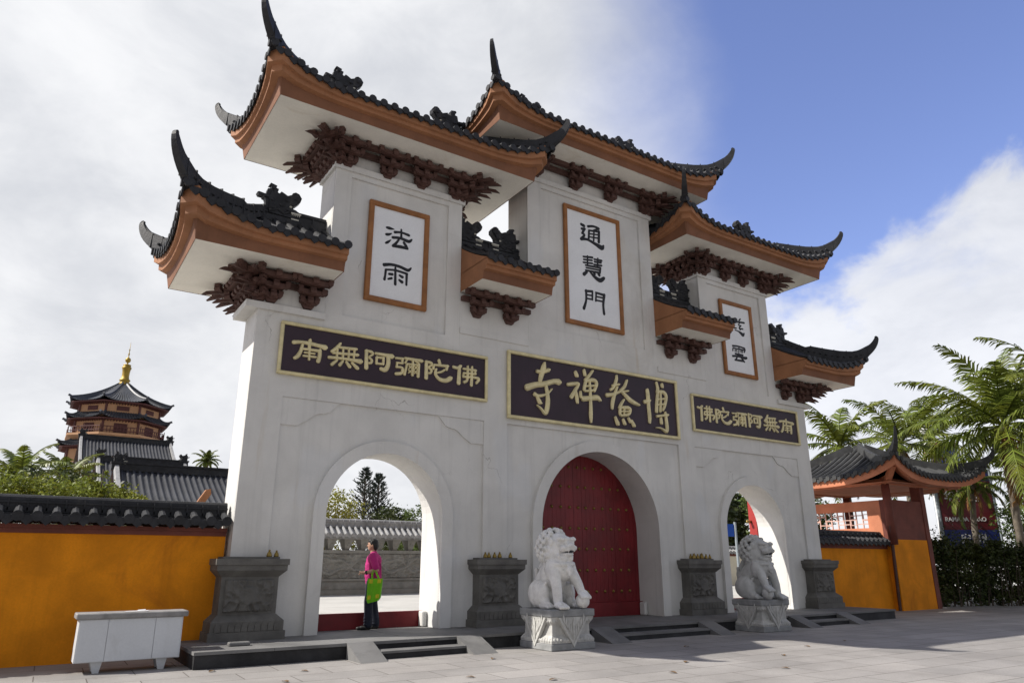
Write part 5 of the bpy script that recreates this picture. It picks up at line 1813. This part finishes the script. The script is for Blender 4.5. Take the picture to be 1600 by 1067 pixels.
# ------------------------------------------------------------ temple halls and pagoda behind the left wall
def hall(label, x0, x1, yr, zr, run, drop, wall_h, hip=0.0):
    th = thing('temple_hall', label, 'temple', ((x0 + x1) / 2, yr, GZ), None)
    n = max(10, int((x1 - x0) / .115 / 1))
    n = int((x1 - x0) / .30)
    mb = MB()
    K = 10
    for s in (-1, 1):
        def pt(x, q):
            return Vector((x, yr + s * run * q, zr - drop * (1.25 * q - .25 * q * q)))
        mb.add([pt(x, k / K) for x in (x0, x1) for k in range(K + 1)], [(k, k + 1, K + 2 + k, K + 1 + k) for k in range(K)])
        for i in range(n + 1):
            x = x0 + .1 + (x1 - x0 - .2) * i / n
            vs = []
            for k in range(K + 1):
                c = pt(x, k / K)
                for a in range(5):
                    an = pi * a / 4
                    vs.append((c.x + cos(an) * .085, c.y, c.z + sin(an) * .10))
            mb.add(vs, [(k * 5 + a, k * 5 + a + 1, (k + 1) * 5 + a + 1, (k + 1) * 5 + a) for k in range(K) for a in range(4)])
    rt = mb.build('roof', mat('hall_tile', (.040, .042, .050), .6, .3, .8, .1, 10, spec=.3) if 'hall_tile' not in MATS else MATS['hall_tile'], th)
    mb = MB()
    mb.box(x0 - .1, x1 + .1, yr - .18, yr + .18, zr - .05, zr + .32)
    mb.box(x0 - .15, x1 + .15, yr - .24, yr + .24, zr + .32, zr + .42)
    mb.build('ridge', TILE, rt)
    for s, x in ((1, x0), (-1, x1)):
        b = place('ridge_beast', BEAST, (x + s * .3, yr, zr + .30), rt)
        b.scale = (.85 * s, 1.8, .9)
    for x in (x0 + .15, x1 - .15):
        for s in (-1, 1):
            mb = MB()
            pts = [Vector((x, yr + s * run * k / 8, zr + .06 - drop * (1.25 * k / 8 - .25 * (k / 8) ** 2))) for k in range(9)]
            mb.beam(pts, (1, 0, 0), (.26, .24))
            fix_normals(mb.build('gable_ridge', TILEPALE, rt))
    mb = MB()
    ze = zr - drop
    yy = run * .82
    mb.box(x0 + .5, x1 - .5, yr - yy, yr + yy, GZ, ze - .05)
    mb.add([(x0 + .5, yr - yy, ze - .05), (x0 + .5, yr + yy, ze - .05), (x0 + .5, yr, zr - .15)], [(0, 1, 2)])
    mb.add([(x1 - .5, yr - yy, ze - .05), (x1 - .5, yr + yy, ze - .05), (x1 - .5, yr, zr - .15)], [(0, 1, 2)])
    mb.build('wall', PINKW, th)
    mb = MB()
    mb.box(x0 + .05, x1 - .05, yr - run * .97, yr - run * .90, ze - .22, ze - .02)
    mb.box(x0 + .3, x1 - .3, yr - yy - .12, yr - yy - .01, ze - .75, ze - .25)
    mb.build('eave_beam', MAROON, th)
    return th


hall('nearest temple hall, ribbed grey roof rising over the orange wall beside the gate', -8.2, -.9, 30.0, 6.15, 6.0, 2.6, 3)
hall('middle temple hall, only its dark ridge and top of roof showing between two other roofs', -8.0, -1.7, 48.5, 8.75, 5.2, 2.4, 4)
hl_ = hall('farthest temple hall with broad dark roof in front of the pagoda', -8.7, -.6, 65.5, 12.75, 6.2, 3.0, 5)
# lower skirt roof of the farthest hall
mb = MB()
N = 40
for i in range(N):
    x = -10.2 + 11.4 * i / (N - 1)
    mb.tube([(x, 61.2, 9.9), (x, 57.6, 8.75)], [.12, .12], 5)
mb.add([(-10.3, 61.2, 9.86), (1.3, 61.2, 9.86), (1.3, 57.6, 8.7), (-10.3, 57.6, 8.7)], [(0, 1, 2, 3)])
mb.build('skirt_roof', MATS['hall_tile'], hl_)
mb = MB()
mb.box(-9.5, .6, 59.2, 61.0, GZ, 8.95)
mb.build('skirt_wall', PINKW, hl_)

pg = thing('pagoda', 'octagonal many-storeyed pagoda with orange walls and a golden spire, far off on the left', 'pagoda', (-3.4, 98, GZ))
PCX, PCY = -3.3, 98.0


def octo(r, z, k, rot=pi / 8):
    a = 2 * pi * k / 8 + rot
    return Vector((PCX + r * cos(a), PCY + r * sin(a), z))


PGT = mat('pagoda_tile', (.060, .066, .080), .5, .2, .3, .05, 4, spec=.5)
PGW = mat('pagoda_wall_paint', (.50, .29, .16), .8, .1, .5, .05, 5)
PGR = mat('pagoda_red_timber', (.11, .042, .038), .7, .2, .6, .05, 5)


def pag_roof(r_out, z_e, r_in, z_in, lift):
    mb = MB()
    M, K = 10, 8
    for k in range(8):
        for i in range(M):
            vs = []
            for q in (i / M, (i + 1) / M):
                for j in range(K + 1):
                    t = j / K
                    r = r_out + (r_in - r_out) * t
                    z = z_e + (z_in - z_e) * (.62 * t + .38 * t * t)
                    a, b = octo(r, z, k), octo(r, z, k + 1)
                    p = a.lerp(b, q)
                    c = abs(q - .5) * 2
                    e = lift * c ** 3 * (1 - t) ** 2
                    d = Vector((p.x - PCX, p.y - PCY, 0)).normalized()
                    vs.append(p + d * e * .5 + Vector((0, 0, e + .0)))
            mb.add(vs, [(j, j + 1, K + 2 + j, K + 1 + j) for j in range(K)])
        # barrel rows and the hip
        for i in range(14):
            q = (i + .5) / 14
            pts = []
            for j in range(K + 1):
                t = j / K
                r = r_out + (r_in - r_out) * t
                z = z_e + (z_in - z_e) * (.62 * t + .38 * t * t)
                p = octo(r, z, k).lerp(octo(r, z, k + 1), q)
                e = lift * (abs(q - .5) * 2) ** 3 * (1 - t) ** 2
                pts.append(p + Vector((0, 0, e + .04)))
            mb.tube(pts, .09, 4)
        pts = [octo(r_out + (r_in - r_out) * j / K, z_e + (z_in - z_e) * (.62 * j / K + .38 * (j / K) ** 2) + lift * (1 - j / K) ** 2 + .1, k) for j in range(K + 1)]
        d = octo(1, 0, k) - octo(0, 0, k)
        pts = [pts[0] + d * (lift * .9) + Vector((0, 0, lift * .35))] + pts
        mb.tube(pts, .16, 5)
    rt = fix_normals(mb.build('roof', PGT, pg))
    mb = MB()
    a = [octo(r_out * .985, z_e - .02, k) for k in range(8)]
    b = [octo(max(r_in * 1.02, 5.0), z_e - .14, k) for k in range(8)]
    c = [octo(r_out * .985, z_e - .13, k) for k in range(8)]
    mb.add(a + c + b, [(k, (k + 1) % 8, 8 + (k + 1) % 8, 8 + k) for k in range(8)] + [(8 + k, 8 + (k + 1) % 8, 16 + (k + 1) % 8, 16 + k) for k in range(8)])
    for k in range(8):
        for i in range(12):
            q = (i + .5) / 12
            p = octo(r_out * .93, z_e - .16, k).lerp(octo(r_out * .93, z_e - .16, k + 1), q)
            p2 = octo(max(r_in * 1.03, 5.2), z_e - .28, k).lerp(octo(max(r_in * 1.03, 5.2), z_e - .28, k + 1), q)
            mb.tube([p, p2], [.07, .08], 5)
    fix_normals(mb.build('eave_timber', PGR, rt))


def pag_body(r, z0, z1, wz0, wz1):
    mb = MB()
    a = [octo(r, z0, k) for k in range(8)]
    b = [octo(r, z1, k) for k in range(8)]
    mb.add(a + b, [(k, (k + 1) % 8, 8 + (k + 1) % 8, 8 + k) for k in range(8)])
    bd = fix_normals(mb.build('storey_wall', PGW, pg))
    for k in range(8):
        p, q = octo(r * 1.012, 0, k), octo(r * 1.012, 0, k + 1)
        u = q - p
        mb = MB()
        for s0, s1, o in ((.32, .68, 0), ):
            A, B = p + u * s0, p + u * s1
            mb.add([A + Vector((0, 0, wz0)), B + Vector((0, 0, wz0)), B + Vector((0, 0, wz1)), A + Vector((0, 0, wz1))], [(0, 1, 2, 3)])
        for j in range(7):
            A = p + u * (.32 + .36 * j / 6)
            mb.tube([A + Vector((0, 0, wz0)), A + Vector((0, 0, wz1))], .035, 4)
        mb.build('window', PGR, bd)
        mb = MB()
        mb.tube([octo(r * 1.005, z0, k), octo(r * 1.005, z1, k)], .16, 6)
        mb.build('post', PGR, bd)


pag_roof(6.5, 21.85, .5, 25.4, .5)
pag_body(5.2, 19.9, 21.9, 20.75, 21.35)
pag_roof(6.6, 19.55, 5.25, 20.5, .45)
pag_body(5.45, 17.4, 19.6, 17.7, 19.0)
pag_roof(7.0, 15.9, 5.6, 16.8, .45)
pag_body(5.8, GZ, 16.0, 13.5, 15.2)
mb = MB()
ring = [octo(6.3, 17.35, k) for k in range(8)] + [octo(6.3, 17.62, k) for k in range(8)] + [octo(5.2, 17.62, k) for k in range(8)] + [octo(5.4, 16.7, k) for k in range(8)]
mb.add(ring, [(k, (k + 1) % 8, 8 + (k + 1) % 8, 8 + k) for k in range(8)] + [(8 + k, 8 + (k + 1) % 8, 16 + (k + 1) % 8, 16 + k) for k in range(8)] + [(k, (k + 1) % 8, 24 + (k + 1) % 8, 24 + k) for k in range(8)])
bal = fix_normals(mb.build('balcony', PGW, pg))
mb = MB()
for k in range(8):
    for z in (17.95, 18.45):
        mb.tube([octo(6.2, z, k), octo(6.2, z, k + 1)], .055, 5)
    for i in range(13):
        p = octo(6.2, 17.6, k).lerp(octo(6.2, 17.6, k + 1), i / 12)
        mb.tube([p, p + Vector((0, 0, .9 if i % 6 else 1.15))], .05, 5)
mb.build('railing', PGR, bal)
mb = MB()
mb.lathe((PCX, PCY, 25.2), [(r * .74, z * .92) for r, z in [(1.05, 0), (1.15, .15), (.85, .35), (.75, .55), (.95, .7), (.95, .85), (.72, 1.0), (.62, 1.5), (.66, 2.1), (.72, 2.5), (.82, 2.65), (.82, 2.85), (.62, 2.95), (.7, 3.1), (.66, 3.25), (.16, 3.35), (.12, 3.55), (.42, 3.75), (.5, 4.0), (.42, 4.25), (.1, 4.45), (.08, 4.8), (.18, 4.95), (.08, 5.1), (.06, 5.5), (.13, 5.65), (.05, 5.8), (.02, 6.9)]], 16)
mb.build('spire', GOLD and mat('golden_spire', (.34, .23, .035), .5, .2, 1, .1, 8, metal=.4), pg, True)

# ------------------------------------------------------------ vegetation builders
def leaves(mb, pts, size, rnd, aspect=1.9, droop=0.0, mi=0):
    vs, fs = [], []
    for p in pts:
        d = Vector((rnd.gauss(0, 1), rnd.gauss(0, 1), rnd.gauss(0, .7) - droop)).normalized()
        n = d.cross(Vector((rnd.gauss(0, 1), rnd.gauss(0, 1), rnd.gauss(0, 1)))).normalized()
        s = size * rnd.uniform(.6, 1.3)
        a = p
        b = p + d * s * .5 + n * s / aspect / 2
        c = p + d * s
        e = p + d * s * .5 - n * s / aspect / 2
        i = len(vs)
        vs += [a, b, c, e]
        fs.append((i, i + 1, i + 2, i + 3))
    mb.add(vs, fs, mi)


def clump_points(rnd, blobs, n, shell=.55):
    """points in many small clumps spread through the given ellipsoids"""
    tot = sum(r[0] * r[1] * r[2] for _, r in blobs)
    out = []
    for c, r in blobs:
        m = int(n * r[0] * r[1] * r[2] / tot)
        k = max(5, int(m / 22))
        cs = []
        for _ in range(k):
            d = Vector((rnd.gauss(0, 1), rnd.gauss(0, 1), rnd.gauss(0, 1))).normalized() * (rnd.uniform(shell, 1.08))
            cs.append(Vector((c[0] + d.x * r[0], c[1] + d.y * r[1], c[2] + d.z * r[2])))
        rr = min(r) * .30
        for _ in range(m):
            q = rnd.choice(cs)
            out.append(q + Vector((rnd.gauss(0, rr * .6), rnd.gauss(0, rr * .6), rnd.gauss(0, rr * .45))))
    return out


def limbs(mb, base, blobs, r0, rnd):
    base = Vector(base)
    top = max(c[2] for c, _ in blobs)
    mid = Vector((sum(c[0] for c, _ in blobs) / len(blobs), sum(c[1] for c, _ in blobs) / len(blobs), base.z + (top - base.z) * .55))
    k1 = base.lerp(mid, .5) + Vector((rnd.uniform(-.15, .15), rnd.uniform(-.15, .15), 0))
    mb.tube([base - Vector((0, 0, .1)), base.lerp(k1, .15), k1, mid], [r0 * 1.5, r0, r0 * .8, r0 * .55], 8)
    for c, r in blobs:
        for _ in range(3):
            e = Vector((c[0] + rnd.uniform(-.7, .7) * r[0], c[1] + rnd.uniform(-.7, .7) * r[1], c[2] + rnd.uniform(-.3, .8) * r[2]))
            s = k1.lerp(mid, rnd.uniform(.2, 1))
            m = s.lerp(e, .5) + Vector((0, 0, .12 * (e - s).length))
            mb.tube([s, m, e], [r0 * .45, r0 * .28, r0 * .08], 6)


def tree(name, label, cat, base, blobs, n, size, lm, seed, r0=.12, group=None, aspect=1.9, bark=None):
    rnd = random.Random(seed)
    th = thing(name, label, cat, base, group)
    mb = MB()
    limbs(mb, base, blobs, r0, rnd)
    mb.build('trunk', bark or BARKD, th, True)
    mb = MB()
    leaves(mb, clump_points(rnd, blobs, n), size, rnd, aspect)
    mb.build('crown', lm, th)
    return th


def frond(mb, c, az, el, L, rnd, dry=False, dens=34, lw=.045, ll=.62, droop=1.0):
    """one pinnate palm leaf: arching rib with hanging leaflets on both sides"""
    d = Vector((cos(az), sin(az), 0))
    side = Vector((-d.y, d.x, 0))
    N = 14
    pts, p, e = [], Vector(c), el
    pts.append(p.copy())
    for i in range(N):
        p = p + (d * cos(e) + Vector((0, 0, sin(e)))) * (L / N)
        pts.append(p.copy())
        e -= droop * (.055 + .12 * (i / N) * (1.2 - .35 * sin(max(el, 0))))
    mb.tube(pts, [.035 * (1 - i / (N + 1)) + .006 for i in range(N + 1)], 4, 1 if dry else 0)
    vs, fs = [], []
    tw = rnd.uniform(-.35, .35)
    for k in range(dens):
        if rnd.random() < .07:
            continue
        u = .12 + .88 * (k + rnd.uniform(-.5, .5)) / dens
        u = min(max(u, .1), .995)
        f = u * N
        i = min(int(f), N - 1)
        q = pts[i].lerp(pts[i + 1], f - i)
        t = (pts[i + 1] - pts[i]).normalized()
        up = side.cross(t)
        ln = ll * (sin(pi * (u ** .75) * .92 + .12) * .85 + .2) * rnd.uniform(.85, 1.1)
        for s in (-1, 1):
            sd = (side * cos(tw) + up * sin(tw) * 1.0) * s
            a = (sd * .80 + t * (.45 + .5 * u + rnd.gauss(0, .09)) + Vector((rnd.gauss(0, .05), rnd.gauss(0, .05), -.12 - .22 * rnd.random() - (.5 if dry else 0)))).normalized()
            b = (a + Vector((rnd.gauss(0, .08), rnd.gauss(0, .08), -.55 * droop - rnd.uniform(0, .5)))).normalized()
            m = q + a * ln * .55
            z = m + b * ln * .45
            w_ = t * lw * (1 if not dry else .7)
            o = len(vs)
            vs += [q - w_ * .5, q + w_ * .5, m + w_ * .45, m - w_ * .45, z]
            fs += [(o, o + 1, o + 2, o + 3), (o + 3, o + 2, o + 4)]
    mb.add(vs, fs, 1 if dry else 0)


def palm(label, base, crown, L, seed, nf=20, r0=.15, group='coconut palms', name='palm_tree', dry=3, dens=38, low=-.55, lw=.075, droop=.85):
    rnd = random.Random(seed)
    th = thing(name, label, 'palm', base, group)
    b, c = Vector(base), Vector(crown)
    mb = MB()
    pts, rs = [], []
    for i in range(25):
        q = i / 24
        p = b.lerp(c, q) + (c - b).cross(Vector((0, 1, 0))).normalized() * .25 * sin(pi * q) * (1 if seed % 2 else -1)
        pts.append(p)
        rs.append(r0 * (1.35 - .55 * min(1, q * 3)) * (1 + .06 * (i % 2)))
    mb.tube(pts, rs, 10)
    mb.build('trunk', BARK, th, True)
    mb = MB()
    for i in range(nf):
        u = (i + .5) / nf
        az = i * 2.39996 + rnd.uniform(-.25, .25)
        el = radians(82) * (1 - u) + low * u + rnd.uniform(-.12, .12)
        frond(mb, c + Vector((0, 0, .05)), az, el, L * rnd.uniform(.85, 1.1) * (.9 if u < .2 else 1), rnd, False, dens, lw, L * .21, droop)
    for i in range(dry):
        frond(mb, c - Vector((0, 0, .1)), rnd.uniform(0, 6.28), -.7 - rnd.uniform(0, .4), L * .75, rnd, True, dens // 2, lw, L * .15)
    for i in range(9):
        a = rnd.uniform(0, 6.28)
        mb.ball(c + Vector((cos(a) * .2, sin(a) * .2, -.15 - rnd.random() * .15)), .09, 1, 0)
    mb.build('crown', [PALMLEAF, PALMDRY], th)
    return th


palm('tall coconut palm with grey trunk rising from the hedge at the right edge', (20.7, -.45, GZ), (18.76, -1.44, 6.35), 4.2, 5, 28, .17, low=-.6, dens=46, lw=.085, dry=5, droop=.72)
palm('coconut palm just right of the gate, behind the left corner of the pavilion roof', (16.6, 4.2, GZ), (16.4, 3.85, 6.0), 3.0, 2, 18, .14)
palm('coconut palm standing right behind the top of the pavilion roof', (21.2, 4.2, GZ), (21.4, 3.95, 6.6), 3.4, 4, 18, .14)
palm('coconut palm behind the right slope of the pavilion roof, near the white globe', (25.2, 5.0, GZ), (25.5, 4.6, 7.2), 3.8, 6, 18, .15)
palm('short palm with pale trunk and hanging yellow fronds in front of the billboard', (20.3, 1.0, GZ), (20.05, .66, 4.45), 1.9, 9, 12, .13, low=-.7, dry=2)
palm('palm mostly cut off by the right edge of the picture, above the tall palm', (17.6, -3.9, GZ), (17.9, -3.9, 7.0), 3.6, 8, 20, .16)
palm('palm with low fronds crossing the right edge behind the tall grey trunk', (25.2, .2, GZ), (24.6, .5, 5.2), 3.6, 11, 18, .15)
palm('dark feathery palm behind the bright bush at the left edge', (-12.3, 22.5, GZ), (-12.1, 22.9, 4.75), 2.2, 12, 18, .13, 'palms behind the left wall')
palm('dark palm between the left edge bush and the temple roofs', (-10.4, 26.4, GZ), (-10.4, 26.0, 5.0), 2.3, 15, 18, .13, 'palms behind the left wall')
palm('tiny far palm top showing over the roof next to the gate', (-2.0, 40.0, GZ), (-1.75, 40.0, 8.2), 1.2, 16, 16, .12, 'palms behind the left wall')
palm('palm with slim pale trunk seen through the right arch', (23.4, 13.6, GZ), (23.1, 13.2, 7.6), 2.6, 18, 18, .15, 'trees seen through the right arch')

# bright shrub trees behind the left wall
tree('bush', 'bright green leafy bush behind the orange wall at the left edge', 'bush', (-12.0, 3.4, GZ), [((-12.3, 3.2, 2.65), (.9, .7, .45)), ((-11.5, 3.2, 2.60), (.7, .6, .42)), ((-12.9, 3.5, 2.7), (.8, .7, .5))], 9000, .075, BUSHLEAF, 3, .07, 'bushes behind the left wall')
tree('bush', 'bright green bush with thin shoots in front of the temple roofs', 'bush', (-10.6, 3.0, GZ), [((-10.9, 3.0, 2.55), (.75, .6, .42)), ((-10.3, 2.8, 2.48), (.55, .5, .40)), ((-10.45, 2.9, 2.95), (.10, .1, .34)), ((-10.02, 2.8, 2.75), (.09, .1, .28)), ((-10.75, 3.0, 2.95), (.12, .1, .26)), ((-9.75, 2.6, 2.45), (.25, .3, .22))], 8000, .075, BUSHLEAF, 4, .06, 'bushes behind the left wall')
tree('broadleaf_tree', 'dark green tree crown behind the bright bushes, left of the temple roofs', 'tree', (-10.9, 14.0, GZ), [((-11.2, 14, 3.4), (1.5, 1.2, .9)), ((-9.7, 14.2, 3.2), (1.2, 1.0, .7))], 5000, .16, DARKLEAF, 14, .12)
# trees behind the screen wall, through the left arch
tree('broadleaf_tree', 'yellow green broadleaf tree behind the screen wall, left in the arch', 'tree', (1.2, 22.5, GZ), [((1.3, 22.4, 4.15), (1.4, 1.2, .95)), ((.2, 22.6, 3.5), (1.1, 1.0, .9)), ((2.3, 22.4, 3.3), (.9, .9, .7)), ((1.0, 22.2, 2.4), (1.7, 1.0, .7))], 6500, .13, YELLOWLEAF, 5, .13, 'trees seen through the left arch')
tree('broadleaf_tree', 'dark rounded bushy tree just right of the twin conifers in the left arch', 'tree', (7.4, 28.5, GZ), [((7.2, 28.4, 3.9), (1.1, 1.0, .8)), ((8.1, 28.4, 3.5), (1.0, .9, .75)), ((8.0, 28.4, 2.3), (1.6, .9, .8))], 8000, .17, DARKLEAF, 6, .13, 'trees seen through the left arch')
tree('broadleaf_tree', 'mid green tree at the right side of the left arch opening', 'tree', (5.1, 20.5, GZ), [((5.1, 20.4, 3.5), (.7, .7, .85)), ((5.6, 20.5, 2.7), (1.2, .8, .8)), ((4.8, 20.4, 2.3), (1.0, .8, .6))], 3600, .13, MIDLEAF, 7, .11, 'trees seen through the left arch')


def conifer(label, base, h, r, seed):
    rnd = random.Random(seed)
    th = thing('conifer_tree', label, 'conifer', base, 'trees seen through the left arch')
    b = Vector(base)
    mb = MB()
    mb.tube([b, b + Vector((0, 0, h * .5)), b + Vector((0, 0, h))], [.17, .10, .015], 8)
    mc = MB()
    for i in range(190):
        q = .12 + .88 * (i / 190) ** .9
        z = h * q
        R = r * (1 - q) ** .75 * rnd.uniform(.6, 1.15) + .05
        a = i * 2.39996 + rnd.uniform(-.3, .3)
        s = b + Vector((0, 0, z))
        e = s + Vector((cos(a) * R, sin(a) * R, R * rnd.uniform(.45, .95)))
        mb.tube([s, e], [.025, .006], 4)
        pts = []
        for k in range(16):
            t = rnd.uniform(.25, 1.05)
            pts.append(s.lerp(e, t))
        vs, fs = [], []
        for p in pts:
            d = ((e - s).normalized() + Vector((rnd.gauss(0, .5), rnd.gauss(0, .5), rnd.uniform(-.1, .6)))).normalized()
            n = d.cross(Vector((rnd.gauss(0, 1), rnd.gauss(0, 1), rnd.gauss(0, 1)))).normalized()
            ln = .26 * rnd.uniform(.6, 1.2)
            o = len(vs)
            vs += [p, p + d * ln * .5 + n * .028, p + d * ln, p + d * ln * .5 - n * .028]
            fs.append((o, o + 1, o + 2, o + 3))
        mc.add(vs, fs)
    mb.build('trunk', BARKD, th)
    mc.build('crown', CONIFERLEAF, th)


conifer('taller of the twin dark conifers behind the screen wall', (6.0, 30.0, GZ), 7.2, 1.9, 1)
conifer('shorter right-hand one of the twin dark conifers behind the screen wall', (7.05, 30.3, GZ), 6.9, 1.8, 2)
# trees through the right arch
tree('broadleaf_tree', 'dark shady tree filling the top of the right arch behind the cream wall', 'tree', (23.5, 18.5, GZ), [((23.2, 18.5, 4.6), (1.9, 1.2, 1.5)), ((25.2, 18.8, 4.4), (1.6, 1.2, 1.5)), ((23.6, 18.6, 2.9), (2.4, 1.0, 1.0)), ((26.5, 19, 3.0), (2.0, 1.0, 1.3)), ((27.0, 19, 4.8), (1.8, 1.0, 1.2)), ((24.5, 18.6, 3.9), (2.2, .9, 1.2))], 32000, .34, DARKLEAF, 8, .18, 'trees seen through the right arch')

tree('broadleaf_tree', 'mid green leafy tree behind the lattice window of the pavilion', 'tree', (15.2, 6.3, GZ), [((14.6, 6.2, 2.3), (1.3, .8, 1.0)), ((16.4, 6.4, 2.5), (1.4, .8, 1.1)), ((15.4, 6.3, 1.2), (2.0, .8, 1.0)), ((15.4, 6.4, 4.0), (2.2, .8, 1.0)), ((17.6, 6.5, 3.4), (1.2, .8, 1.2))], 15000, .14, MIDLEAF, 31, .08)
# hedge on the right
def hedge():
    rnd = random.Random(21)
    th = thing('hedge', 'dense dark green clipped hedge at the right edge, in front of the billboard', 'hedge', (18.5, .2, GZ))
    blobs = []
    for i in range(16):
        q = i / 15
        x = 15.75 + 6.4 * q
        y = .75 - 2.2 * q
        hgt = 2.30 - .35 * q + rnd.uniform(-.12, .12)
        for z in (.35, .95, 1.55, hgt - .35):
            blobs.append(((x + rnd.uniform(-.1, .1), y + rnd.uniform(-.1, .2), z), (.5, .45, .42)))
    mb = MB()
    for i in range(34):
        q = (i + rnd.random()) / 34
        p = Vector((15.7 + 6.4 * q, .55 - 2.2 * q + rnd.uniform(-.2, .2), GZ))
        e = p + Vector((rnd.uniform(-.35, .35), rnd.uniform(-.2, .2), rnd.uniform(1.2, 2.2)))
        mb.tube([p, p.lerp(e, .5) + Vector((rnd.uniform(-.1, .1), 0, 0)), e], [.022, .016, .006], 5)
        mb.tube([p, p + Vector((rnd.uniform(-.5, .5), -.1, .7))], [.014, .006], 4)
    mb.build('stems', BARKD, th)
    mb = MB()
    leaves(mb, clump_points(rnd, blobs, 46000, .1), .11, rnd, 1.7)
    # loose shoots above the top
    for i in range(60):
        q = rnd.random()
        p = Vector((15.7 + 6.4 * q, .75 - 2.2 * q, 2.2 - .35 * q))
        k = p + Vector((rnd.uniform(-.3, .3), 0, rnd.uniform(.25, .75)))
        leaves(mb, [p.lerp(k, t / 9) + Vector((rnd.gauss(0, .04), rnd.gauss(0, .04), 0)) for t in range(10)], .10, rnd, 2.0)
    mb.build('foliage', DARKLEAF, th)
    return th


hedge()
tree('broadleaf_tree', 'airy mid green tree behind the hedge, right of the billboard', 'tree', (23.3, .6, GZ), [((23.3, .7, 3.1), (.9, .8, .8)), ((23.9, .4, 2.3), (1.0, .8, .8)), ((24.6, .1, 2.6), (.9, .8, .7))], 2600, .15, MIDLEAF, 9, .09)

# ------------------------------------------------------------ billboards and globe lamp
def text_mesh(body, size, name='lettering'):
    cu = bpy.data.curves.new('t', 'FONT')
    cu.body = body
    cu.size = size
    cu.align_x = 'CENTER'
    cu.align_y = 'CENTER'
    cu.offset = size * .018
    cu.extrude = .004
    ob = bpy.data.objects.new('t', cu)
    COL.objects.link(ob)
    bpy.context.view_layer.update()
    me = bpy.data.meshes.new_from_object(ob.evaluated_get(bpy.context.evaluated_depsgraph_get()))
    bpy.data.objects.remove(ob)
    bpy.data.curves.remove(cu)
    me.name = name
    return me


SIGNW = mat('sign_white_paint', (.72, .72, .72), .6, .05, 3, .02, 30)
SIGNR = mat('sign_red_vinyl', (.13, .014, .022), .5, .15, 1, .02, 30)
SIGND = mat('sign_dark_red_vinyl', (.12, .012, .018), .5, .15, 1, .02, 30)
SIGNB = mat('sign_blue_vinyl', (.016, .028, .16), .5, .15, 1, .02, 30)
STEEL = mat('grey_painted_steel', (.30, .34, .37), .5, .15, 3, .05, 30, metal=.2)


def billboard(label, o, ang, wd, ht, bands, texts, legs=True, cat='sign'):
    """o: lower left corner; board runs along ang in plan"""
    th = thing('billboard', label, cat, (o[0], o[1], GZ), None)
    u = Vector((cos(ang), sin(ang), 0))
    n = Vector((u.y, -u.x, 0))
    O = Vector(o)
    f = lambda a, z, d: O + u * a + n * d + Vector((0, 0, z))
    for z0, z1, m, nm in bands:
        mb = MB()
        mb.prism([(0, z0), (wd, z0), (wd, z1), (0, z1)], 0, -.10, f)
        fix_normals(mb.build(nm, m, th))
    for body, size, a, z, m in texts:
        me = text_mesh(body, size)
        me.materials.clear()
        me.materials.append(m)
        ob = bpy.data.objects.new('lettering', me)
        link(ob, th)
        ob.location = f(a, z, .012) - th.location
        ob.rotation_euler = (pi / 2, 0, ang)
    for a in ((-.09, wd + .09) if legs else ()):
        mb = MB()
        mb.tube([f(a, GZ - o[2], -.05), f(a, ht + .1, -.05)], .07, 10)
        mb.build('post', STEEL, th)
    return th


ANG = -radians(33)
billboard('red and blue billboard with white lettering half hidden behind the short palm', (21.22, 2.58, 1.42), ANG, 2.30, 3.9,
          [(0, 1.35, SIGNB, 'blue_band'), (1.352, 2.35, SIGND, 'red_band'), (2.352, 3.40, SIGNR, 'upper_red_band'), (3.402, 3.9, SIGNB, 'top_blue_band')],
          [('RAMADA BOAO', .245, .98, 1.78, SIGNW), ('华美达', .50, .95, 2.72, SIGNW), ('宏  州', .44, 1.2, .95, SIGNW)])
billboard('small tilted red and blue sign with white edge, far behind the pavilion roof', (31.9, 8.0, 7.0), ANG, 1.7, 1.2,
          [(0, .58, SIGNB, 'blue_band'), (.582, .86, SIGNB, 'upper_blue_band'), (.862, 1.2, SIGNR, 'red_band')], [])
mb = MB()
mb.tube([(31.84, 8.04, GZ), (31.84, 8.04, 8.25)], .09, 8)
tag(mb.build('sign_post', SIGNW), 'white post along the left edge of the small far sign', 'post')
billboard('blue sign panel among the trees seen through the right arch', (18.55, 12.2, 2.72), ANG, 0.5, .62, [(0, .62, mat('bright_blue_vinyl', (.012, .055, .28), .5, .1, 2, .02, 30), 'panel')], [])
gl = thing('globe_lamp', 'white globe lamp on a tall pole behind the pavilion roof', 'lamp', (25.54, 4.77, GZ))
mb = MB()
mb.ball((25.54, 4.77, 7.83), .30, 3)
mb.build('globe', SIGNW, gl, True)
mb = MB()
mb.tube([(25.54, 4.77, GZ), (25.54, 4.77, 7.55)], .05, 8)
mb.build('pole', STEEL, gl)
